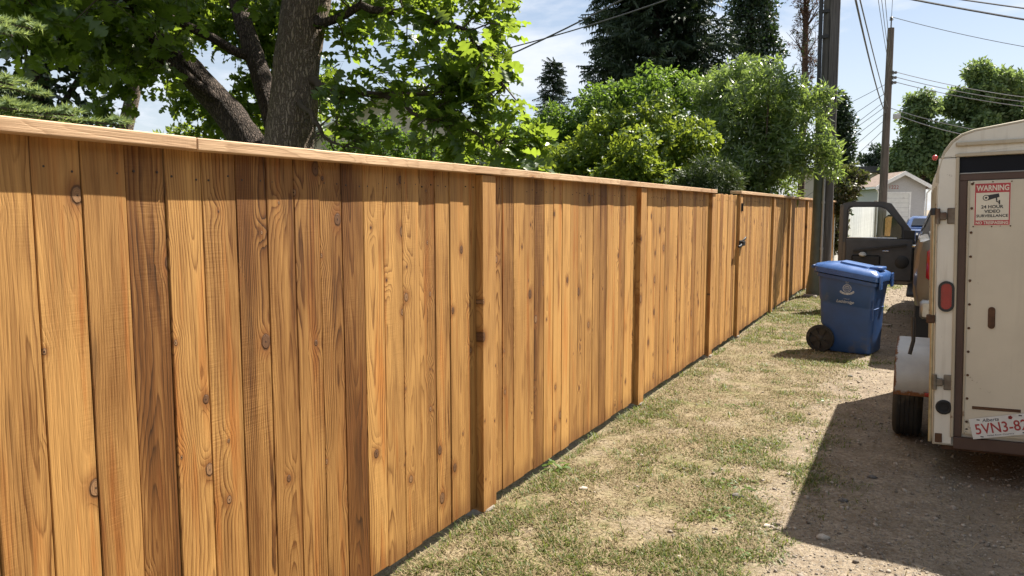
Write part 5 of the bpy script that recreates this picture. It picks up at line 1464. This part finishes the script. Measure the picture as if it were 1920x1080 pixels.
# licence plate, hung askew
pr=R(12.5); pu,pw=.345,.152
def PP(a,b,d): c,s_=math.cos(pr),math.sin(pr); return (pu+a*c-b*s_, -.024-d-.10*(b-.06)*-.0, pw+a*s_+b*c)
m=tm(); 
pts=[(-.152,-.060),(.152,-.060),(.152,.060),(-.152,.060)]
m.prism(pts,lambda a,b:PP(a,b,0),lambda a,b:PP(a,b,.0016)); lp_=m.build('licence_plate',M['plate_white'],dr)
def ptxt(s,mat,a,b,wd,ht,sh=0.): c,s_=math.cos(pr),math.sin(pr); return txt(s,mat,pu+a*c-b*s_,pw+a*s_+b*c,wd,ht,-.0262,sh,lp_,'lettering',pr,.012)
ptxt('5VN3-82',M['plate_red'],0,-.004,.262,.062)
ptxt('Alberta',M['plate_dark'],-.045,.044,.085,.020,.25)
ptxt('Wild Rose Country',M['plate_dark'],-.01,-.048,.135,.011,.2)
m=tm()
for k in range(5):
    a=2*math.pi*k/5; c,s_=math.cos(pr),math.sin(pr); A=.055+.006*math.cos(a); Bq=.045+.006*math.sin(a)
    m.lathe([(.0055,0),(.0055,.0003)],(pu+A*c-Bq*s_,-.0262,pw+A*s_+Bq*c),(0,-1,0),8)
m.build('rose_emblem',M['plate_red'],lp_)
for a,b in ((-.105,.05),(.105,.05),(-.105,-.05),(.105,-.05)):
    c,s_=math.cos(pr),math.sin(pr); m=tm(); m.box(pu+a*c-b*s_-.008,pu+a*c-b*s_+.008,-.0266,-.0258,pw+a*s_+b*c-.003,pw+a*s_+b*c+.003); m.build('plate_slot',M['sign_black'],lp_)
# fenders and wheels (these stand level)
for side in (0,1):
    fx0,fx1=(-.098,.118) if side==0 else (2.03,2.24)
    arc=[(5.755,.385),(5.765,.50),(5.775,.58),(5.80,.625),(5.84,.652),(5.90,.664),(6.54,.664),(6.62,.65),(6.67,.61),(6.69,.54),(6.70,.385)]
    m=MB(); secs=[]
    for (y,z) in arc: 
        nyy=.004
        secs.append([(fx0,y,z),(fx1,y,z),(fx1,y+(nyy if y<6.2 else -nyy),z-.006),(fx0,y+(nyy if y<6.2 else -nyy),z-.006)])
    m.loft(secs); fd=m.build('fender',M['galv'],tr,50)
    xo=fx0 if side==0 else fx1
    m=MB(); oa=[(y,z) for y,z in arc]; ia=[(y+(.03 if y<6.2 else -.03),min(z,.645) if z>.62 else z) for y,z in arc]
    secs=[[(xo-.002,a[0],a[1]),(xo+.002,a[0],a[1]),(xo+.002,b[0],b[1]-.025),(xo-.002,b[0],b[1]-.025)] for a,b in zip(oa,ia)]
    m.loft(secs); m.build('fender_lip',M['galv'],fd)
    x0,x1=(-.105,.085) if side==0 else (2.05,2.24)
    wheel(tr,x0,x1,6.22,.312,.312)
m=MB(); m.box(.088,.125,5.735,5.752,.388,.412,.003); m.build('fender_reflector',M['red_lens'],tr)
m=MB(); m.tube([(-.0,5.60,.93),(.005,5.58,.78),(-.012,5.575,.69)],.012,8); m.build('rubber_strap',M['trim_black'],tr,50)
m=MB(); m.tube([(.4,8.15,.30),(1.06,9.2,.42)],.04,8); m.tube([(1.72,8.15,.30),(1.06,9.2,.42)],.04,8); m.build('tow_bar',M['rust'],tr,40)
m=MB(); m.tube([(1.06,8.7,.02),(1.06,8.7,.85)],.03,10); m.lathe([(.1,0),(.1,.02)],(1.06,8.7,.0),(0,0,1),14); m.build('jack_stand',M['rust'],tr,40)

# ------------------------------------------------------------------ blue wheeled bin (its own space: x towards the lid's opening edge)
M['bin_blue']=plain('blue bin plastic',(.022,.066,.195),.45,0,.12,5,.0006,dirt=(.12,.12,.13),dirt_amt=.3,dscale=3)
M['bin_lid']=plain('paler blue lid plastic',(.032,.092,.27),.30,0,.1,5,.0004)  # a paler blue than the bin's body
M['bin_print']=plain('worn white print',(.50,.52,.54),.6,0,.2,60)
bin_=empty('wheeled_bin',(-.61,9.635,0),'blue wheeled recycling bin with white crest standing on the verge','bin',None,R(-11))
def rrect(x0,x1,hy,z0,z1,r=.06,n=5):
    """rounded rectangle section; z runs from z0 at x0 to z1 at x1"""
    x0*=.92; x1*=.92
    P=[]
    for (cx_,cy_,a0) in ((x1-r,hy-r,0),(x0+r,hy-r,90),(x0+r,-hy+r,180),(x1-r,-hy+r,270)):
        for k in range(n):
            a=R(a0+90*k/(n-1)); x=cx_+r*math.cos(a); y=cy_+r*math.sin(a); P.append((x,y,z0+(z1-z0)*(x-x0)/(x1-x0)))
    return P
m=MB()
m.loft([rrect(-.22,.262,.225,.015,.015,.05),rrect(-.235,.272,.235,.03,.03,.05),rrect(-.25,.278,.240,.20,.19),rrect(-.335,.285,.244,.34,.32),rrect(-.345,.292,.250,.56,.50),rrect(-.347,.296,.252,.60,.52),rrect(-.355,.288,.255,.605,.525),rrect(-.368,.318,.283,.90,.795)])
m.build('body',M['bin_blue'],bin_,35,local=True)
m=MB(); m.loft([rrect(-.382,.338,.298,.875,.775),rrect(-.385,.341,.300,.915,.812),rrect(-.36,.32,.275,.918,.815),rrect(-.36,.32,.275,.88,.78)]); m.build('rim',M['bin_blue'],bin_,35,local=True)
m=MB(); m.loft([rrect(-.410,.352,.312,.930,.825,.07),rrect(-.416,.357,.314,.988,.880,.07),rrect(-.40,.342,.295,1.012,.910,.07),rrect(-.25,.285,.24,1.022,.945,.07),rrect(-.22,.26,.21,1.026,.952,.07)])
lid=m.build('lid',M['bin_lid'],bin_,35,local=True)
m=MB(); m.loft([rrect(-.16,.20,.15,1.015,.965,.05),rrect(-.15,.19,.14,1.038,.984,.05)]); m.build('lid_ridge',M['bin_lid'],lid,35,local=True)
m=MB(); m.box(.16,.30,-.12,.12,.945,.985,.012); m.build('lid_handle',M['bin_lid'],lid,40,local=True)
for ya,yb in ((-.30,-.20),(.20,.30)):
    m=MB(); m.box(.320,.340,ya,yb,.745,.905,.008); m.build('lid_flap',M['bin_lid'],lid,40,local=True)
m=MB(); m.tube([(-.395,-.27,.975),(-.40,0,.985),(-.395,.27,.975)],.018,10); m.build('handle_bar',M['bin_blue'],bin_,50,local=True)
for yy in (-.2,.2):
    m=MB(); m.box(-.40,-.325,yy-.03,yy+.03,.90,.99,.01); m.build('handle_lug',M['bin_blue'],bin_,40,local=True)
m=MB(); m.box(.258,.272,-.262,-.252,.40,.62); m.build('side_rib',M['bin_blue'],bin_,local=True)
m=MB(); m.box(-.30,-.20,-.16,.16,.03,.10,.01); m.build('axle_block',M['bin_blue'],bin_,local=True)
m=MB(); m.tube([(-.285,-.27,.155),(-.285,.27,.155)],.012,8); m.build('axle',M['steel'],bin_,40,local=True)
for s_ in (-1,1):
    y0=-.292 if s_<0 else .242; rr=.155
    m=MB(); m.lathe([(.118,.0),(.150,.002),(.155,.01),(.155,.04),(.150,.048),(.118,.05)],(-.285,y0,rr),(0,1,0),32,True); wh=m.build('wheel',M['rubber'],bin_,40,local=True)
    m=MB()
    for k in range(6):
        a=R(60*k+12); ux,uz=math.cos(a),math.sin(a); px,pz=-uz,ux
        P=[]
        for d in (.012,.036):
            for (r_,wd) in ((.03,.022),(.120,.036)):
                for sg in (-1,1): P.append((-.285+ux*r_+px*wd*sg,y0+d,rr+uz*r_+pz*wd*sg))
        m.add(P,[(0,1,3,2),(4,6,7,5),(0,2,6,4),(1,5,7,3),(0,4,5,1),(2,3,7,6)])
    m.build('spoke',M['trim_black'],wh,local=True)
    m=MB(); m.lathe([(.0,.030),(.119,.030),(.119,.034),(.0,.034)],(-.285,y0,rr),(0,1,0),28); m.build('wheel_disc',M['trim_black'],wh,40,local=True)
    m=MB(); m.lathe([(.0,.0),(.02,.0),(.036,.006),(.036,.045),(.0,.048)],(-.285,y0,rr),(0,1,0),18); m.build('hub',M['trim_black'],wh,40,local=True)
# crest and name printed on the near side
def bin_face(x,z):  # point on the leaning near side
    hy=.255+(.283-.255)*(z-.56)/(.83-.56); return Vector((x,-hy-.0025,z))
def btxt(s,x,z,wd,ht,sh=0.,name='lettering'):
    cu=bpy.data.curves.new('lettering','FONT'); cu.body=s; cu.shear=sh; cu.resolution_u=3
    ob=bpy.data.objects.new('lettering',cu); me=bpy.data.meshes.new_from_object(ob); bpy.data.objects.remove(ob); bpy.data.curves.remove(cu)
    n=len(me.vertices); co=np.empty(n*3,np.float32); me.vertices.foreach_get('co',co); co=co.reshape(-1,3); lo=co.min(0); hi=co.max(0)
    for i,vt in enumerate(me.vertices):
        vt.co=bin_face(x+(co[i,0]-(lo[0]+hi[0])/2)*wd/(hi[0]-lo[0]), z+(co[i,1]-(lo[1]+hi[1])/2)*ht/(hi[1]-lo[1])-(co[i,0]-(lo[0]+hi[0])/2)*wd/(hi[0]-lo[0])*.06)
    me.materials.clear(); me.materials.append(M['bin_print']); return link(name,me,bin_)
btxt('City of',-.015,.625,.062,.012,.2); btxt('Lethbridge',-.03,.588,.19,.044,.35)
m=MB()
def arcband(cx_,cz_,r0,r1,a0,a1,n=24,sx_=1.):
    for k in range(n):
        a=a0+(a1-a0)*k/n; b=a0+(a1-a0)*(k+1)/n
        P=[bin_face(cx_+sx_*r*math.cos(t),cz_+r*math.sin(t)) for r in (r0,r1) for t in (a,b)]
        m.add([tuple(p) for p in P],[(0,1,3,2)])
ex,ez=-.012,.745
arcband(ex,ez,.040,.045,0,6.2832); arcband(ex,ez,.026,.029,0,6.2832); arcband(ex,ez+.052,.010,.013,.3,2.84,8); arcband(ex,ez+.064,.014,.017,.2,2.94,8)
arcband(ex,ez+.03,.085,.092,3.9,5.52,16,1.1); arcband(ex,ez+.03,.098,.103,3.95,5.47,16,1.1)
for k in range(7):
    t=3.98+k*.245; arcband(ex+1.1*.09*math.cos(t),ez+.03+.09*math.sin(t),.006,.010,0,6.2832,8)
for dx_ in (-.012,0,.012):
    for q in (0,): 
        P=[bin_face(ex+dx_-.0022,ez-.012),bin_face(ex+dx_+.0022,ez-.012),bin_face(ex+dx_+.0022,ez+.010),bin_face(ex+dx_-.0022,ez+.010)]; m.add([tuple(p) for p in P],[(0,1,2,3)])
arcband(ex,ez+.010,.012,.016,0,3.1416,10)
m.build('crest',M['bin_print'],bin_,local=True)
# board lying on the ground behind the bin
m=MB(); m.box(-.35,.35,-.045,.045,0,.035,.004,m=Matrix.Rotation(R(-4),4,'Z')); o=m.build('timber_board',M['grey_post'],None); o.location=(-.62,11.9,.0); tag(o,'grey timber board lying on the gravel behind the blue bin','board')
# ------------------------------------------------------------------ verge grass, gravel, stones and weeds
M['straw']=leaf_mat('dry straw-coloured grass',(.19,.142,.075),(.42,.34,.20),.25,(.34,.29,.18),.7,.2)
M['green_blade']=leaf_mat('green grass blade',(.055,.09,.016),(.15,.185,.04),.35,(.26,.32,.05),.5,.3)
M['weed']=leaf_mat('broad weed leaf',(.06,.115,.02),(.12,.19,.03),.35,(.28,.40,.05),.45,.4)
rg=np.random.default_rng(101)
def sample(n,y0,y1,x0=-2.03,x1=.9):
    y=y0*np.exp(rg.random(n)*math.log(y1/y0)); x=rg.uniform(x0,x1,n); return x,y
def edge(x,y): return x+1.0*(fbm(x*1.1+3,y*1.1,21,3)-.5)+.45*(fbm(x*4,y*4,22,3)-.5)
def blades(n,mat,name,kind):
    x,y=sample(n,1.9,21.5)
    e=edge(x,y)
    patch=fbm(x*1.5+11,y*1.5+4,31,4); fine=fbm(x*6.,y*6.+2,33,3)
    if kind=='straw':
        pr=np.clip((-.38-e)/.5,0,1)*np.clip((fine-.28)/.25,.08,1)
        pr=np.maximum(pr,.015)
    else:
        boost=np.clip((y-6.5)/5,0,1)*.14
        pr=np.clip((-.30-e)/.4,0,1)*np.clip((patch+boost-.465)/.16,.06,1.)*np.clip((fine-.36)/.18,0.05,1)
        pr=pr*np.clip((x+2.0)/.12,.35,1)
    k=rg.random(n)<pr; x,y=x[k],y[k]; boostL=np.ones(len(x)); pk=patch[k]
    if kind=='green':      # tufts: some on the verge, ranker ones along the fence foot
        cx,cy=sample(170,2.2,17.,-1.9,-.75); tx=[];ty=[];tb=[]
        for a,b in zip(cx,cy): m_=rg.integers(18,46); tx.append(a+rg.normal(size=m_)*.035); ty.append(b+rg.normal(size=m_)*.035); tb.append(np.full(m_,rg.uniform(1.2,1.9)))
        for b in 2.6*np.exp(rg.random(46)*math.log(7.)): m_=rg.integers(14,40); tx.append(-1.97+rg.normal(size=m_)*.022); ty.append(b+rg.normal(size=m_)*.05); tb.append(np.full(m_,rg.uniform(1.3,2.6)))
        x=np.concatenate([x]+tx); y=np.concatenate([y]+ty); boostL=np.concatenate([boostL]+tb); pk=np.concatenate([pk,np.full(len(x)-len(pk),.5)])
    N=len(x); z=ground_h(x,y)
    # a bent blade: five points; lies over more when dry
    w=rg.uniform(.0020,.0042,N)*(1+y*.10); L=rg.uniform(.016,.046,N)*(1+.03*y)*np.clip(.6+1.1*(pk-.2),.7,1.5)*boostL
    az=rg.uniform(0,6.283,N); el=rg.normal(.38,.32,N) if kind=='straw' else rg.normal(.62,.33,N)
    el=np.clip(el,.02,1.5); d=np.stack([np.cos(az)*np.cos(el),np.sin(az)*np.cos(el),np.sin(el)],1); s=np.stack([-np.sin(az),np.cos(az),np.zeros(N)],1)
    b=np.stack([x,y,z-.002],1); mid=b+d*(L*.55)[:,None]; d2=d.copy(); d2[:,2]-=.45; tip=mid+d2*(L*.5)[:,None]; tip[:,2]=np.maximum(tip[:,2],z+.002)
    V=np.stack([b-s*w[:,None]*.5,b+s*w[:,None]*.5,mid+s*w[:,None]*.45,mid-s*w[:,None]*.45,tip],1).reshape(-1,3)
    o5=(np.arange(N)*5)[:,None]
    F=np.concatenate([o5+np.array([[0,1,2]]),o5+np.array([[0,2,3]]),o5+np.array([[3,2,4]])])
    ob=link(name,np_mesh(name,V,F,mat)); return ob,N
o,n1=blades(520000,M['straw'],'dry_grass','straw'); tag(o,'sparse dry straw-coloured grass on the verge along the fence','grass',kind='stuff')
o,n2=blades(430000,M['green_blade'],'green_grass','green'); tag(o,'scattered green grass tufts on the verge along the fence','grass',kind='stuff')
# gravel
def ico(seed,sub=1):
    bm=bmesh.new(); bmesh.ops.create_icosphere(bm,subdivisions=sub,radius=1.); r=np.random.default_rng(seed)
    for v in bm.verts: v.co=v.co*float(r.uniform(.75,1.15)); v.co.z*=.62
    me=bpy.data.meshes.new('t'); bm.to_mesh(me); bm.free()
    v=np.array([q.co[:] for q in me.vertices]); f=np.array([q.vertices[:] for q in me.polygons]); bpy.data.meshes.remove(me); return v,f
def stone_mat(name,c0,c1):
    t=NT(name); g=t.n('ShaderNodeNewGeometry').outputs['Random Per Island']
    c=t.mix(g,c0,c1); c=t.mix(t.map(t.noise(t.obj(),90.,4,.6),.35,.7,0,.5),c,[x*.6 for x in c0])
    return t.done(t.bsdf(c,.85,0,None,.25))
M['gravel']=stone_mat('gravel',(.15,.125,.10),(.46,.40,.33))
M['stone']=stone_mat('pale stone',(.34,.30,.25),(.46,.42,.36))
M['stone_dark']=stone_mat('dark stone',(.09,.085,.08),(.14,.13,.12))
iv,if_=ico(5)
x,y=sample(26000,2.2,20.,-1.7,2.4); e=edge(x,y); k=rg.random(len(x))<np.clip(.12+(e+1.0)*.8,.05,1); x,y=x[k],y[k]; N=len(x)
sz=rg.uniform(.0025,.007,N)*(1+.04*y)+(rg.random(N)<.12)*rg.uniform(.003,.012,N)
rt=frames(np.tile([0,0,1.],(N,1))+rg.normal(size=(N,3))*.3)
me=scatter('gravel',iv,if_,M['gravel'],np.stack([x,y,ground_h(x,y)+sz*.25],1),rt,np.stack([sz,sz*rg.uniform(.6,1.1,N),sz],1))
o=link('gravel',me); tag(o,'loose gravel strewn over the lane','gravel',kind='stuff')
sv,sf=ico(9,2)
for (sx_,sy_,sr,mk,lab) in ((-.35,3.98,.026,'stone','palest stone at the end of the trailer shadow near the lower edge'),(-.62,4.0,.018,'stone','small pale stone lying just left of the trailer shadow tip'),(-.18,5.05,.022,'stone_dark','round grey stone in the trailer shadow, farther one'),(-.30,4.55,.020,'stone_dark','grey stone in the trailer shadow, nearer one'),(-.84,4.35,.028,'stone_dark','flat dark stone among weeds on the edge of the lane'),(-.52,8.1,.022,'stone_dark','dark stone on the sunlit gravel between bin and trailer wheel'),(-.92,3.45,.017,'stone','small pale stone in thin grass at the lower edge of the verge'),(-1.65,4.05,.02,'stone','pale stone in dry grass close to the fence foot')):
    v=sv*sr; v[:,0]*=1.35
    o=link('stone',np_mesh('stone',v,sf,M[mk],True)); o.location=(sx_,sy_,gh(sx_,sy_)+sr*.25); o.rotation_euler=(0,0,random.uniform(0,6)); tag(o,lab,'stone')
# low broad-leaved weeds
def weed(x,y,n,size,lab,hgt=.03,spread=.09,group='weeds on the verge'):
    P=[];Nn=[];T=[]
    for i in range(n):
        a=rg.uniform(0,6.283); r=spread*rg.random()**.6
        P.append((x+r*math.cos(a)*.6,y+r*math.sin(a)*.6,gh(x,y)+hgt*rg.random())); T.append((math.cos(a),math.sin(a),rg.uniform(.05,.6))); Nn.append((rg.normal()*.3,rg.normal()*.3,1))
    P=np.array(P); me=scatter('weed',OVAL[0],OVAL[1],M['weed'],P-np.array([x,y,gh(x,y)]),frames(np.array(Nn),np.array(T)),size*rg.uniform(.6,1.2,n))
    o=link('weed',me); o.location=(x,y,gh(x,y)); tag(o,lab,'weed',group)
weed(-1.94,4.30,34,.055,'bright green leafy weed growing under the fence boards',.05,.09)
weed(-.86,4.56,40,.035,'larger low weed patch at the lane edge beside the dark stone',.02,.16)
weed(-.90,4.05,46,.030,'spreading low weed nearest the viewer at the lane edge',.02,.17)
weed(-.98,5.25,30,.030,'small low weed in the middle of the verge edge',.02,.12)
weed(-.66,3.62,24,.03,'tiny weed in bare dirt left of the trailer shadow tip',.015,.06)
weed(-.62,6.9,22,.03,'thin weed just beyond the corner of the trailer shadow',.02,.14)
weed(-1.25,6.4,26,.03,'dark low weed on the verge opposite the second fence post',.02,.15)
